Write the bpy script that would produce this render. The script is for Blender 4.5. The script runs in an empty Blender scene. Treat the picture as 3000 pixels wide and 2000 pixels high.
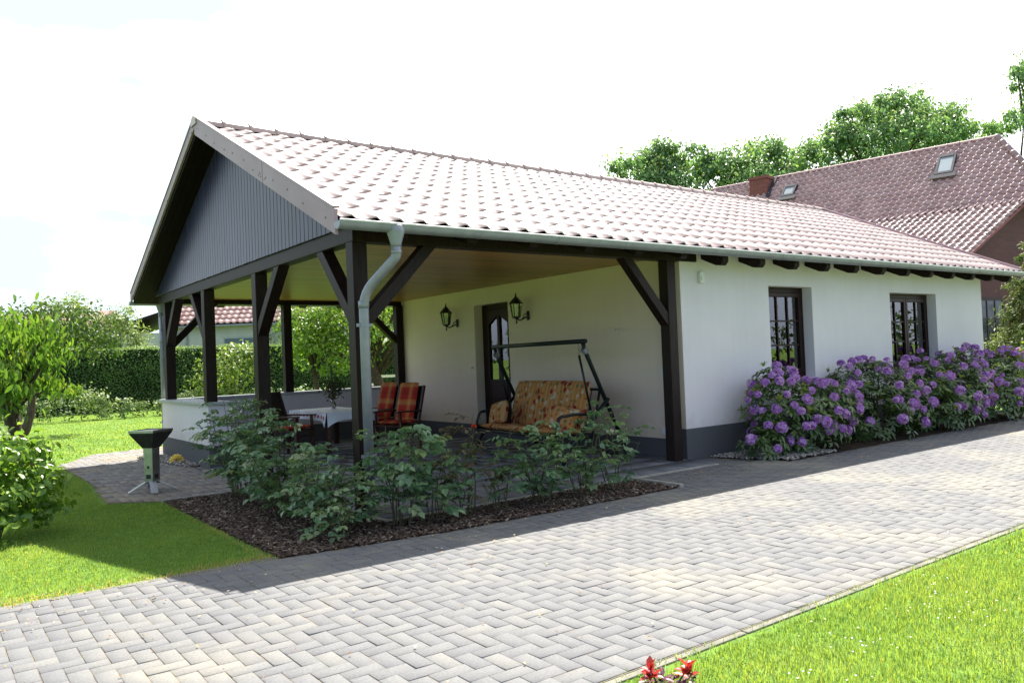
import bpy, bmesh, math, random
import numpy as np
from math import radians as R, sin, cos, pi, tan
from mathutils import Vector, Matrix

# ------------------------------------------------------------------ camera, light, exposure
SC = bpy.context.scene
COL = SC.collection
CAM = np.array([-3.2525, -6.9552, 1.4103])
YAW, PITCH, ROLL, FPX = 0.930293, 0.021553, -0.04035, 2320.556
_f = np.array([cos(YAW)*cos(PITCH), sin(YAW)*cos(PITCH), sin(PITCH)])
_r = np.array([sin(YAW), -cos(YAW), 0.0]); _u = np.cross(_r, _f)
_r2 = _r*cos(ROLL)+_u*sin(ROLL); _u2 = -_r*sin(ROLL)+_u*cos(ROLL)
cam = bpy.data.objects.new('camera', bpy.data.cameras.new('camera'))
COL.objects.link(cam)
cam.matrix_world = Matrix(((_r2[0], _u2[0], -_f[0], CAM[0]), (_r2[1], _u2[1], -_f[1], CAM[1]),
                           (_r2[2], _u2[2], -_f[2], CAM[2]), (0, 0, 0, 1)))
cam.data.sensor_width = 36.0
cam.data.lens = FPX/3000*36
cam.data.clip_start = 0.05; cam.data.clip_end = 3000
SC.camera = cam

SUN_ELEV = 55.5
SUN_H = np.array([0.50, 0.46])            # horizontal direction towards the sun
sd = Vector((SUN_H[0], SUN_H[1], 1.0)).normalized()
sun = bpy.data.objects.new('sun', bpy.data.lights.new('sun', 'SUN'))
COL.objects.link(sun)
sun.data.energy = 5.0; sun.data.angle = R(0.55); sun.data.color = (1.0, 0.955, 0.88)
sun.rotation_euler = sd.to_track_quat('Z', 'Y').to_euler()
SUN_ROT = math.atan2(SUN_H[0], SUN_H[1])

W = bpy.data.worlds.new('World'); SC.world = W; W.use_nodes = True
nt = W.node_tree; nt.nodes.clear()
o_ = nt.nodes.new('ShaderNodeOutputWorld'); bg = nt.nodes.new('ShaderNodeBackground')
sky = nt.nodes.new('ShaderNodeTexSky'); sky.sky_type = 'NISHITA'; sky.sun_disc = False
sky.sun_elevation = R(SUN_ELEV); sky.sun_rotation = SUN_ROT
sky.air_density = 1.0; sky.dust_density = 2.2; sky.ozone_density = 1.0
# thin bright cloud veil mixed into the sky
tc = nt.nodes.new('ShaderNodeTexCoord'); mp = nt.nodes.new('ShaderNodeMapping')
mp.inputs['Scale'].default_value = (1.0, 1.0, 3.2)
nz = nt.nodes.new('ShaderNodeTexNoise'); nz.inputs['Scale'].default_value = 2.1; nz.inputs['Detail'].default_value = 7
nz.inputs['Roughness'].default_value = 0.55
rp = nt.nodes.new('ShaderNodeValToRGB')
rp.color_ramp.elements[0].position = 0.30; rp.color_ramp.elements[0].color = (0.0, 0.0, 0.0, 1)
rp.color_ramp.elements[1].position = 0.58; rp.color_ramp.elements[1].color = (1, 1, 1, 1)
# hazy air scatters forward: the veil is thick and bright on the sun's side, thin and blue away from it
dt = nt.nodes.new('ShaderNodeVectorMath'); dt.operation = 'DOT_PRODUCT'; dt.inputs[1].default_value = tuple(sd)
nt.links.new(tc.outputs['Generated'], dt.inputs[0])
mr = nt.nodes.new('ShaderNodeMapRange'); mr.inputs['From Min'].default_value = -0.35; mr.inputs['From Max'].default_value = 0.75
mr.inputs['To Min'].default_value = 0.0; mr.inputs['To Max'].default_value = 1.0
nt.links.new(dt.outputs['Value'], mr.inputs['Value'])
fa = nt.nodes.new('ShaderNodeMath'); fa.operation = 'MULTIPLY_ADD'; fa.inputs[1].default_value = 0.72; fa.inputs[2].default_value = 0.06; fa.use_clamp = True
nt.links.new(mr.outputs['Result'], fa.inputs[0])
fb = nt.nodes.new('ShaderNodeMath'); fb.operation = 'MULTIPLY_ADD'; fb.inputs[1].default_value = 0.30; fb.use_clamp = True
nt.links.new(rp.outputs['Color'], fb.inputs[0]); nt.links.new(fa.outputs[0], fb.inputs[2])
cr = nt.nodes.new('ShaderNodeMixRGB'); cr.inputs['Color1'].default_value = (3.5, 5.5, 10.6, 1); cr.inputs['Color2'].default_value = (13.0, 13.3, 13.4, 1)
nt.links.new(mr.outputs['Result'], cr.inputs['Fac'])
mx = nt.nodes.new('ShaderNodeMixRGB'); nt.links.new(cr.outputs['Color'], mx.inputs['Color2'])
nt.links.new(tc.outputs['Generated'], mp.inputs['Vector']); nt.links.new(mp.outputs['Vector'], nz.inputs['Vector'])
nt.links.new(nz.outputs['Fac'], rp.inputs['Fac']); nt.links.new(fb.outputs[0], mx.inputs['Fac'])
nt.links.new(sky.outputs['Color'], mx.inputs['Color1'])
# a thinner, faintly blue stretch of the veil in the north-west, with soft cloud edges
dg = nt.nodes.new('ShaderNodeVectorMath'); dg.operation = 'DOT_PRODUCT'; dg.inputs[1].default_value = tuple(Vector((-0.10, 0.93, 0.36)).normalized())
nt.links.new(tc.outputs['Generated'], dg.inputs[0])
mg = nt.nodes.new('ShaderNodeMapRange'); mg.inputs['From Min'].default_value = 0.80; mg.inputs['From Max'].default_value = 0.93; nt.links.new(dg.outputs['Value'], mg.inputs['Value'])
ng = nt.nodes.new('ShaderNodeTexNoise'); ng.inputs['Scale'].default_value = 3.4; ng.inputs['Detail'].default_value = 8
mp2 = nt.nodes.new('ShaderNodeMapping'); mp2.inputs['Scale'].default_value = (1, 1, 3.0); mp2.inputs['Location'].default_value = (1.7, 0.4, 2.2)
nt.links.new(tc.outputs['Generated'], mp2.inputs['Vector']); nt.links.new(mp2.outputs['Vector'], ng.inputs['Vector'])
rg = nt.nodes.new('ShaderNodeValToRGB'); rg.color_ramp.elements[0].position = 0.40; rg.color_ramp.elements[1].position = 0.58
nt.links.new(ng.outputs['Fac'], rg.inputs['Fac'])
gm = nt.nodes.new('ShaderNodeMath'); gm.operation = 'MULTIPLY'; nt.links.new(rg.outputs['Color'], gm.inputs[0]); nt.links.new(mg.outputs['Result'], gm.inputs[1])
gx = nt.nodes.new('ShaderNodeMixRGB'); gx.inputs['Color2'].default_value = (5.25, 6.5, 6.8, 1)
nt.links.new(gm.outputs[0], gx.inputs['Fac']); nt.links.new(mx.outputs['Color'], gx.inputs['Color1']); # the sky deepens towards the zenith
sz = nt.nodes.new('ShaderNodeSeparateXYZ'); nt.links.new(tc.outputs['Generated'], sz.inputs[0])
mz = nt.nodes.new('ShaderNodeMapRange'); mz.inputs['From Min'].default_value = 0.48; mz.inputs['From Max'].default_value = 0.92; mz.inputs['To Min'].default_value = 1.0; mz.inputs['To Max'].default_value = 0.36
nt.links.new(sz.outputs['Z'], mz.inputs['Value'])
zx = nt.nodes.new('ShaderNodeVectorMath'); zx.operation = 'SCALE'; nt.links.new(gx.outputs['Color'], zx.inputs[0]); nt.links.new(mz.outputs['Result'], zx.inputs['Scale'])
nt.links.new(zx.outputs['Vector'], bg.inputs['Color'])
bg.inputs['Strength'].default_value = 0.062
nt.links.new(bg.outputs['Background'], o_.inputs['Surface'])
SC.view_settings.view_transform = 'Standard'; SC.view_settings.look = 'None'
SC.view_settings.gamma = 1.0; SC.view_settings.use_curve_mapping = False
SC.view_settings.exposure = 1.52
SC.cycles.max_bounces = 8; SC.cycles.transparent_max_bounces = 16
SC.cycles.diffuse_bounces = 4

rng = np.random.default_rng(7)
random.seed(7)

# ------------------------------------------------------------------ materials
def nmat(name):
    m = bpy.data.materials.new(name); m.use_nodes = True
    n = m.node_tree; b = n.nodes['Principled BSDF']
    return m, n, b

def tex(n, scale, detail=4, obj=False, vec=None, rough=0.55):
    t = n.nodes.new('ShaderNodeTexNoise'); t.inputs['Scale'].default_value = scale
    t.inputs['Detail'].default_value = detail; t.inputs['Roughness'].default_value = rough
    if vec is None:
        c = n.nodes.new('ShaderNodeTexCoord'); vec = c.outputs['Object']
    n.links.new(vec, t.inputs['Vector'])
    return t

def ramp(n, fac, stops):
    r = n.nodes.new('ShaderNodeValToRGB'); e = r.color_ramp.elements
    while len(e) < len(stops): e.new(0.5)
    for k, (p, c) in enumerate(stops):
        e[k].position = p; e[k].color = (*c, 1)
    n.links.new(fac, r.inputs['Fac'])
    return r

def mixc(n, fac, a, b, mode='MIX'):
    m = n.nodes.new('ShaderNodeMixRGB'); m.blend_type = mode
    for v, s in ((fac, 'Fac'), (a, 'Color1'), (b, 'Color2')):
        if hasattr(v, 'links') or hasattr(v, 'is_output'): n.links.new(v, m.inputs[s])
        elif s == 'Fac': m.inputs[s].default_value = v
        else: m.inputs[s].default_value = (*v, 1)
    return m.outputs['Color']

def bump(n, b, h, strength=0.3, dist=0.01):
    k = n.nodes.new('ShaderNodeBump'); k.inputs['Strength'].default_value = strength; k.inputs['Distance'].default_value = dist
    n.links.new(h, k.inputs['Height']); n.links.new(k.outputs['Normal'], b.inputs['Normal'])

def mat(name, col, col2=None, scale=8, rough=0.6, spec=0.5, metal=0, bscale=None, bstr=0.2, bdist=0.004, stretch=None, lo=0.35, hi=0.65):
    m, n, b = nmat(name)
    b.inputs['Roughness'].default_value = rough; b.inputs['Metallic'].default_value = metal
    b.inputs['Specular IOR Level'].default_value = spec
    vec = None
    if stretch:
        c = n.nodes.new('ShaderNodeTexCoord'); mp = n.nodes.new('ShaderNodeMapping'); mp.inputs['Scale'].default_value = stretch
        n.links.new(c.outputs['Object'], mp.inputs['Vector']); vec = mp.outputs['Vector']
    t = tex(n, scale, vec=vec)
    c2 = col2 or tuple(x*0.8 for x in col)
    r = ramp(n, t.outputs['Fac'], [(lo, c2), (hi, col)])
    n.links.new(r.outputs['Color'], b.inputs['Base Color'])
    if bscale:
        t2 = tex(n, bscale, 3, vec=vec); bump(n, b, t2.outputs['Fac'], bstr, bdist)
    return m

def weather(m, amount=0.10):
    """faint rain streaks and a splash zone of dirt just above the plinth"""
    n = m.node_tree; b = n.nodes['Principled BSDF']; src = b.inputs['Base Color'].links[0].from_socket
    c = n.nodes.new('ShaderNodeTexCoord'); mp = n.nodes.new('ShaderNodeMapping'); mp.inputs['Scale'].default_value = (5, 5, .35)
    n.links.new(c.outputs['Object'], mp.inputs['Vector'])
    t = tex(n, 2.0, 5, vec=mp.outputs['Vector']); r = ramp(n, t.outputs['Fac'], [(.42, (1-amount,)*3), (.62, (1, 1, 1))])
    a = mixc(n, 1.0, src, r.outputs['Color'], 'MULTIPLY')
    s = n.nodes.new('ShaderNodeSeparateXYZ'); n.links.new(c.outputs['Object'], s.inputs[0])
    t2 = tex(n, 6, 5); h = n.nodes.new('ShaderNodeMath'); h.operation = 'MULTIPLY_ADD'; h.inputs[1].default_value = -.7; n.links.new(t2.outputs['Fac'], h.inputs[0]); n.links.new(s.outputs[2], h.inputs[2])
    r2 = ramp(n, h.outputs[0], [(.0, (.90, .88, .85)), (.22, (1, 1, 1))])
    n.links.new(mixc(n, 1.0, a, r2.outputs['Color'], 'MULTIPLY'), b.inputs['Base Color'])

def leafmat(name, cols, rough=0.45, trans=0.35, spec=0.4, tint=1.25, warm=1.05):
    """cols: list of 2-4 colours spread over the per-leaf attribute «var»"""
    m, n, b = nmat(name)
    a = n.nodes.new('ShaderNodeAttribute'); a.attribute_name = 'var'
    st = [(k/(len(cols)-1), c) for k, c in enumerate(cols)]
    r = ramp(n, a.outputs['Fac'], st)
    n.links.new(r.outputs['Color'], b.inputs['Base Color'])
    b.inputs['Roughness'].default_value = rough; b.inputs['Specular IOR Level'].default_value = spec
    t = n.nodes.new('ShaderNodeBsdfTranslucent')
    h = n.nodes.new('ShaderNodeMixRGB'); h.blend_type = 'MULTIPLY'; h.inputs['Fac'].default_value = 1
    h.inputs['Color2'].default_value = (tint*warm, tint*1.1, tint*0.55, 1)
    n.links.new(r.outputs['Color'], h.inputs['Color1']); n.links.new(h.outputs['Color'], t.inputs['Color'])
    s = n.nodes.new('ShaderNodeMixShader'); s.inputs['Fac'].default_value = trans
    out = n.nodes['Material Output']
    n.links.new(b.outputs['BSDF'], s.inputs[1]); n.links.new(t.outputs['BSDF'], s.inputs[2])
    n.links.new(s.outputs['Shader'], out.inputs['Surface'])
    return m

def varmat(name, stops, rough=0.7, spec=0.3, nscale=None, ncol=None, nlo=0.45, nhi=0.7, bscale=None, bstr=0.3, bdist=0.003, fine=None):
    m, n, b = nmat(name)
    a = n.nodes.new('ShaderNodeAttribute'); a.attribute_name = 'var'
    c = ramp(n, a.outputs['Fac'], stops).outputs['Color']
    if nscale:
        t = tex(n, nscale, 6); f = ramp(n, t.outputs['Fac'], [(nlo, (0, 0, 0)), (nhi, (1, 1, 1))]).outputs['Color']
        c = mixc(n, f, c, ncol)
    if fine:
        t3 = tex(n, fine, 3); g = ramp(n, t3.outputs['Fac'], [(0.3, (0.84, 0.84, 0.84)), (0.7, (1.10, 1.10, 1.10))]).outputs['Color']
        c = mixc(n, 1.0, c, g, 'MULTIPLY')
    n.links.new(c, b.inputs['Base Color'])
    b.inputs['Roughness'].default_value = rough; b.inputs['Specular IOR Level'].default_value = spec
    if bscale:
        t2 = tex(n, bscale, 3); bump(n, b, t2.outputs['Fac'], bstr, bdist)
    return m

M = {}
M['render'] = mat('white_render', (0.75, 0.695, 0.70), (0.70, 0.645, 0.65), 1.1, 0.9, 0.2, bscale=110, bstr=0.5, bdist=0.005)
M['bounce_render'] = mat('warm_bounce_render', (0.84, 0.695, 0.55), (0.80, 0.655, 0.51), 1.1, 0.9, 0.2, bscale=110, bstr=0.5, bdist=0.005)  # warm bounced light of the porch put into the white render's colour
weather(M['render'], .022); weather(M['bounce_render'], .02)
M['plinth'] = mat('grey_plinth', (0.115, 0.115, 0.118), (0.07, 0.07, 0.072), 220, 0.85, 0.3, bscale=200, bstr=0.4, bdist=0.003)
M['wood'] = mat('dark_stained_wood', (0.022, 0.0105, 0.008), (0.011, 0.0055, 0.0045), 9, 0.5, 0.2, stretch=(3, 3, 0.5), bscale=30, bstr=0.15, bdist=0.002)
M['board'] = mat('dark_boarding', (0.034, 0.034, 0.080), (0.014, 0.012, 0.024), 5, 0.30, 0.30, stretch=(3, 3, 0.35), bscale=30, bstr=0.12, bdist=0.002)
M['zinc'] = mat('zinc', (0.29, 0.30, 0.33), (0.23, 0.24, 0.265), 6, 0.42, 0.5, metal=0.3, bscale=3, bstr=0.05)
M['coping'] = mat('coping_stone', (0.42, 0.44, 0.44), (0.34, 0.36, 0.36), 12, 0.55, 0.4, bscale=60, bstr=0.1)
M['frame'] = mat('window_frame_brown', (0.030, 0.011, 0.009), (0.017, 0.007, 0.006), 6, 0.42, 0.3, 0.5, stretch=(4, 4, 0.6))
M['black'] = mat('black_metal', (0.018, 0.020, 0.019), (0.012, 0.013, 0.013), 20, 0.38, 0.5)
M['swingmetal'] = mat('swing_tube_green', (0.008, 0.014, 0.014), (0.006, 0.011, 0.011), 20, 0.4, 0.35)
M['steel'] = mat('stainless_steel', (0.40, 0.40, 0.38), (0.30, 0.30, 0.28), 10, 0.38, 0.5, metal=1.0)
M['bright_steel'] = mat('bright_flat_steel', (0.62, 0.63, 0.64), (0.52, 0.53, 0.54), 10, 0.4, 0.5, metal=0.5)
M['soot'] = mat('soot_dark', (0.035, 0.032, 0.028), (0.02, 0.018, 0.016), 14, 0.6, 0.3)
M['white'] = mat('white_plastic', (0.74, 0.73, 0.69), (0.70, 0.69, 0.65), 10, 0.4, 0.4)
M['curtain'] = mat('sheer_curtain', (0.62, 0.62, 0.60), (0.5, 0.5, 0.48), 5, 0.9, 0.1)
M['bark'] = mat('bark', (0.115, 0.085, 0.062), (0.05, 0.036, 0.027), 9, 0.9, 0.2, stretch=(4, 4, 1), bscale=26, bstr=0.7, bdist=0.02)
M['stem'] = mat('green_stem', (0.08, 0.10, 0.035), (0.07, 0.05, 0.028), 12, 0.6, 0.3)
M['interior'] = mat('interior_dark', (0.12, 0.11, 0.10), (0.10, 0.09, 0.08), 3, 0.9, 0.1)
M['concrete'] = mat('concrete_kerb', (0.36, 0.345, 0.30), (0.25, 0.235, 0.20), 7, 0.9, 0.2, bscale=90, bstr=0.3)
M['chair_wood'] = mat('chair_wood', (0.075, 0.025, 0.012), (0.04, 0.014, 0.008), 8, 0.35, 0.5, stretch=(1, 6, 6))
M['mesh_fabric'] = mat('dark_mesh_fabric', (0.03, 0.022, 0.018), (0.018, 0.014, 0.012), 120, 0.7, 0.3)
M['petal_yellow'] = leafmat('yellow_petals', [(0.85, 0.60, 0.16), (0.92, 0.80, 0.40)], 0.6, 0.3, 0.2, 1.0)
M['petal_red'] = leafmat('red_petals', [(0.55, 0.03, 0.02), (0.65, 0.10, 0.05)], 0.6, 0.3, 0.2, 1.0)

def glassmat(name, tint, refl=0.10):
    m, n, b = nmat(name)
    tr = n.nodes.new('ShaderNodeBsdfTransparent'); tr.inputs['Color'].default_value = (*tint, 1)
    gl = n.nodes.new('ShaderNodeBsdfGlossy'); gl.inputs['Roughness'].default_value = 0.01
    fr = n.nodes.new('ShaderNodeFresnel'); fr.inputs['IOR'].default_value = 1.6
    ad = n.nodes.new('ShaderNodeMath'); ad.operation = 'ADD'; ad.inputs[1].default_value = refl; ad.use_clamp = True
    n.links.new(fr.outputs['Fac'], ad.inputs[0])
    s = n.nodes.new('ShaderNodeMixShader')
    n.links.new(ad.outputs[0], s.inputs['Fac']); n.links.new(tr.outputs[0], s.inputs[1]); n.links.new(gl.outputs[0], s.inputs[2])
    n.links.new(s.outputs[0], n.nodes['Material Output'].inputs['Surface'])
    return m
M['glass'] = glassmat('window_glass', (0.75, 0.78, 0.78), 0.12)
M['lampglass'] = glassmat('lamp_glass', (0.8, 0.82, 0.8), 0.05)
M['vase_glass'] = glassmat('vase_glass', (0.9, 0.93, 0.92), 0.08)

def planks(name, axis, width, c1, c2, rough=0.45, spec=0.4, groove=0.12):
    """boards of given width side by side along an object axis, long the other way"""
    m, n, b = nmat(name)
    c = n.nodes.new('ShaderNodeTexCoord'); sx = n.nodes.new('ShaderNodeSeparateXYZ'); n.links.new(c.outputs['Object'], sx.inputs[0])
    dv = n.nodes.new('ShaderNodeMath'); dv.operation = 'DIVIDE'; dv.inputs[1].default_value = width; n.links.new(sx.outputs[axis], dv.inputs[0])
    fl = n.nodes.new('ShaderNodeMath'); fl.operation = 'FLOOR'; n.links.new(dv.outputs[0], fl.inputs[0])
    fr = n.nodes.new('ShaderNodeMath'); fr.operation = 'FRACT'; n.links.new(dv.outputs[0], fr.inputs[0])
    wn = n.nodes.new('ShaderNodeTexWhiteNoise'); wn.noise_dimensions = '1D'; n.links.new(fl.outputs[0], wn.inputs['W'])
    mp = n.nodes.new('ShaderNodeMapping'); sc = [14, 14, 14]; sc[1-axis if axis < 2 else 0] = 0.7; mp.inputs['Scale'].default_value = sc
    n.links.new(c.outputs['Object'], mp.inputs['Vector'])
    t = tex(n, 2.0, 5, vec=mp.outputs['Vector'])
    av = n.nodes.new('ShaderNodeMath'); av.operation = 'MULTIPLY_ADD'; av.inputs[1].default_value = 0.45
    n.links.new(wn.outputs['Value'], av.inputs[0]); n.links.new(t.outputs['Fac'], av.inputs[2])
    r = ramp(n, av.outputs[0], [(0.35, c2), (0.95, c1)])
    g = n.nodes.new('ShaderNodeMath'); g.operation = 'LESS_THAN'; g.inputs[1].default_value = groove; n.links.new(fr.outputs[0], g.inputs[0])
    cc = mixc(n, g.outputs[0], r.outputs['Color'], tuple(x*0.25 for x in c2))
    n.links.new(cc, b.inputs['Base Color']); b.inputs['Roughness'].default_value = rough; b.inputs['Specular IOR Level'].default_value = spec
    inv = n.nodes.new('ShaderNodeMath'); inv.operation = 'SUBTRACT'; inv.inputs[0].default_value = 1; n.links.new(g.outputs[0], inv.inputs[1])
    bump(n, b, inv.outputs[0], 0.5, 0.006)
    return m
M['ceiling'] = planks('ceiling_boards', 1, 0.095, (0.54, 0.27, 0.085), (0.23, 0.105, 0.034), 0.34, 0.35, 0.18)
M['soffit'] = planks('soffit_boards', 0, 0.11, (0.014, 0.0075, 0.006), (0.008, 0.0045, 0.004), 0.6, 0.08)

def tilemat(name, c1, c2, c3, rough, spec, scale=2.2, coat=0.0):
    m, n, b = nmat(name)
    a = n.nodes.new('ShaderNodeAttribute'); a.attribute_name = 'var'
    r = ramp(n, a.outputs['Fac'], [(0, c2), (0.5, c1), (1, c3)])
    t = tex(n, scale, 6); g = ramp(n, t.outputs['Fac'], [(0.3, (0.8, 0.8, 0.8)), (0.7, (1.1, 1.1, 1.1))])
    n.links.new(mixc(n, 1.0, r.outputs['Color'], g.outputs['Color'], 'MULTIPLY'), b.inputs['Base Color'])
    b.inputs['Roughness'].default_value = rough; b.inputs['Specular IOR Level'].default_value = spec
    b.inputs['Coat Weight'].default_value = coat; b.inputs['Coat Roughness'].default_value = 0.3
    return m
M['tile'] = tilemat('pale_red_tiles', (0.50, 0.365, 0.345), (0.46, 0.33, 0.31), (0.55, 0.41, 0.39), 0.5, 0.5, coat=0.2)
M['oldtile'] = tilemat('old_red_tiles', (0.42, 0.25, 0.24), (0.37, 0.205, 0.20), (0.48, 0.31, 0.30), 0.35, 0.7, coat=0.8)
M['leantile'] = tilemat('faded_red_tiles', (0.36, 0.22, 0.205), (0.26, 0.14, 0.13), (0.46, 0.32, 0.30), 0.5, 0.5, coat=0.3)
M['bargeboard'] = mat('bargeboard_panel', (0.34, 0.235, 0.265), (0.28, 0.19, 0.22), 1.5, 0.5, 0.5)

def brickmat(name, c1, c2, mortar, sc, axis='x'):
    m, n, b = nmat(name)
    c = n.nodes.new('ShaderNodeTexCoord'); s = n.nodes.new('ShaderNodeSeparateXYZ'); k = n.nodes.new('ShaderNodeCombineXYZ')
    n.links.new(c.outputs['Object'], s.inputs[0])
    n.links.new(s.outputs[0 if axis == 'x' else 1], k.inputs[0]); n.links.new(s.outputs[2], k.inputs[1])
    t = n.nodes.new('ShaderNodeTexBrick'); t.inputs['Scale'].default_value = sc
    t.inputs['Color1'].default_value = (*c1, 1); t.inputs['Color2'].default_value = (*c2, 1); t.inputs['Mortar'].default_value = (*mortar, 1)
    t.inputs['Mortar Size'].default_value = 0.007; t.inputs['Brick Width'].default_value = 0.25; t.inputs['Row Height'].default_value = 0.083
    n.links.new(k.outputs[0], t.inputs['Vector'])
    n.links.new(t.outputs['Color'], b.inputs['Base Color']); b.inputs['Roughness'].default_value = 0.8
    bump(n, b, t.outputs['Fac'], -0.4, 0.01)
    return m
M['brickred'] = mat('verge_red', (0.25, 0.07, 0.06), None, 6, .7)
M['brick'] = brickmat('red_brick', (0.135, 0.038, 0.040), (0.10, 0.030, 0.033), (0.09, 0.055, 0.055), 1.0)
M['brick_y'] = brickmat('red_brick_chimney', (0.23, 0.06, 0.045), (0.18, 0.045, 0.035), (0.16, 0.12, 0.10), 1.0, 'y')

# ------------------------------------------------------------------ object helpers
def link(name, me, m, parent=None, smooth=False):
    o = bpy.data.objects.new(name, me); COL.objects.link(o)
    if m is not None:
        for x in (m if isinstance(m, (list, tuple)) else [m]): me.materials.append(x)
    if smooth:
        me.polygons.foreach_set('use_smooth', [True]*len(me.polygons))
    if parent is not None: o.parent = parent
    return o

def tag(o, label=None, cat=None, group=None, kind=None):
    if label: o['label'] = label
    if cat: o['category'] = cat
    if group: o['group'] = group
    if kind: o['kind'] = kind
    return o

def thing(name, label, cat, loc=(0, 0, 0), rz=0.0, group=None):
    o = bpy.data.objects.new(name, None); COL.objects.link(o)
    o.location = loc; o.rotation_euler = (0, 0, rz); o.empty_display_size = 0.1
    return tag(o, label, cat, group)

def copy_tree(o, parent=None, label=None, loc=None, rz=None):
    c = o.copy(); COL.objects.link(c)
    if parent is not None: c.parent = parent
    if label: c['label'] = label
    if loc is not None: c.location = loc
    if rz is not None: c.rotation_euler = (0, 0, rz)
    for ch in list(o.children): copy_tree(ch, c)
    return c

class MB:
    def __init__(s): s.v = []; s.f = []; s.mi = []; s.cur = 0
    def add(s, vs, fs):
        k = len(s.v); s.v += [tuple(map(float, p)) for p in vs]
        for f in fs: s.f.append(tuple(k+i for i in f)); s.mi.append(s.cur)
        return s
    def box(s, a, b):
        x0, y0, z0 = a; x1, y1, z1 = b
        return s.add([(x0, y0, z0), (x1, y0, z0), (x1, y1, z0), (x0, y1, z0), (x0, y0, z1), (x1, y0, z1), (x1, y1, z1), (x0, y1, z1)],
                     [(0, 3, 2, 1), (4, 5, 6, 7), (0, 1, 5, 4), (1, 2, 6, 5), (2, 3, 7, 6), (3, 0, 4, 7)])
    def bar(s, p, q, w, h, side=(0, 0, 1)):
        """bar from p to q; w across (perpendicular to side), h along side"""
        p = Vector(p); q = Vector(q); d = (q-p).normalized(); sd_ = Vector(side)
        a = d.cross(sd_).normalized(); b = a.cross(d).normalized()
        a *= w/2; b *= h/2
        return s.add([p-a-b, p+a-b, p+a+b, p-a+b, q-a-b, q+a-b, q+a+b, q-a+b],
                     [(0, 1, 2, 3), (7, 6, 5, 4), (0, 4, 5, 1), (1, 5, 6, 2), (2, 6, 7, 3), (3, 7, 4, 0)])
    def tube(s, pts, rad, n=8, cap=True):
        pts = [Vector(p) for p in pts]
        if not isinstance(rad, (list, tuple)): rad = [rad]*len(pts)
        k = len(s.v); ref = None
        for i, p in enumerate(pts):
            d = (pts[min(i+1, len(pts)-1)]-pts[max(i-1, 0)])
            d = d.normalized() if d.length > 1e-9 else Vector((0, 0, 1))
            if ref is None: ref = Vector((0, 0, 1)) if abs(d.z) < 0.9 else Vector((1, 0, 0))
            a = d.cross(ref).normalized(); b = a.cross(d).normalized(); ref = b
            for j in range(n):
                t = 2*pi*j/n; s.v.append(tuple(p+(a*cos(t)+b*sin(t))*rad[i]))
        for i in range(len(pts)-1):
            for j in range(n):
                s.f.append((k+i*n+j, k+(i+1)*n+j, k+(i+1)*n+(j+1) % n, k+i*n+(j+1) % n)); s.mi.append(s.cur)
        if cap:
            s.f.append(tuple(k+j for j in range(n))); s.mi.append(s.cur)
            e = k+(len(pts)-1)*n; s.f.append(tuple(e+j for j in range(n-1, -1, -1))); s.mi.append(s.cur)
        return s
    def lathe(s, prof, c=(0, 0, 0), n=16, rot=0.0):
        k = len(s.v)
        for (r_, z) in prof:
            for j in range(n):
                t = 2*pi*j/n+rot; s.v.append((c[0]+r_*cos(t), c[1]+r_*sin(t), c[2]+z))
        for i in range(len(prof)-1):
            for j in range(n):
                s.f.append((k+i*n+j, k+i*n+(j+1) % n, k+(i+1)*n+(j+1) % n, k+(i+1)*n+j)); s.mi.append(s.cur)
        s.f.append(tuple(k+j for j in range(n-1, -1, -1))); s.mi.append(s.cur)
        e = k+(len(prof)-1)*n; s.f.append(tuple(e+j for j in range(n))); s.mi.append(s.cur)
        return s
    def prism(s, poly, off):
        """extrude a planar polygon (list of 3-D points) by vector off"""
        n = len(poly); off = Vector(off)
        vs = [Vector(p) for p in poly]+[Vector(p)+off for p in poly]
        return s.add(vs, [tuple(range(n-1, -1, -1)), tuple(range(n, 2*n))]+[(i, (i+1) % n, n+(i+1) % n, n+i) for i in range(n)])
    def build(s, name, m, parent=None, smooth=False, bevel=0.0):
        me = bpy.data.meshes.new(name); me.from_pydata(s.v, [], s.f)
        o = link(name, me, m, parent, smooth)
        if max(s.mi or [0]) > 0: me.polygons.foreach_set('material_index', s.mi)
        bm = bmesh.new(); bm.from_mesh(me); bmesh.ops.recalc_face_normals(bm, faces=bm.faces); bm.to_mesh(me); bm.free()
        if bevel:
            md = o.modifiers.new('bevel', 'BEVEL'); md.width = bevel; md.segments = 2; md.limit_method = 'ANGLE'
        return o

def npmesh(name, V, F, m, parent=None, var=None, smooth=False):
    """V (n,3), F (k,3|4) -> object; var: per-vertex float attribute"""
    me = bpy.data.meshes.new(name); V = np.asarray(V, np.float32); F = np.asarray(F, np.int32)
    me.vertices.add(len(V)); me.vertices.foreach_set('co', V.ravel())
    k = F.shape[1]; me.loops.add(F.size); me.loops.foreach_set('vertex_index', F.ravel())
    me.polygons.add(len(F)); me.polygons.foreach_set('loop_start', np.arange(0, F.size, k, dtype=np.int32))
    me.polygons.foreach_set('loop_total', np.full(len(F), k, np.int32))
    if smooth: me.polygons.foreach_set('use_smooth', np.ones(len(F), bool))
    me.update(calc_edges=True)
    if var is not None:
        a = me.attributes.new('var', 'FLOAT', 'POINT'); a.data.foreach_set('value', np.asarray(var, np.float32))
    return link(name, me, m, parent)

def nrm(a): return a/np.maximum(np.linalg.norm(a, axis=-1, keepdims=True), 1e-9)

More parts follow.
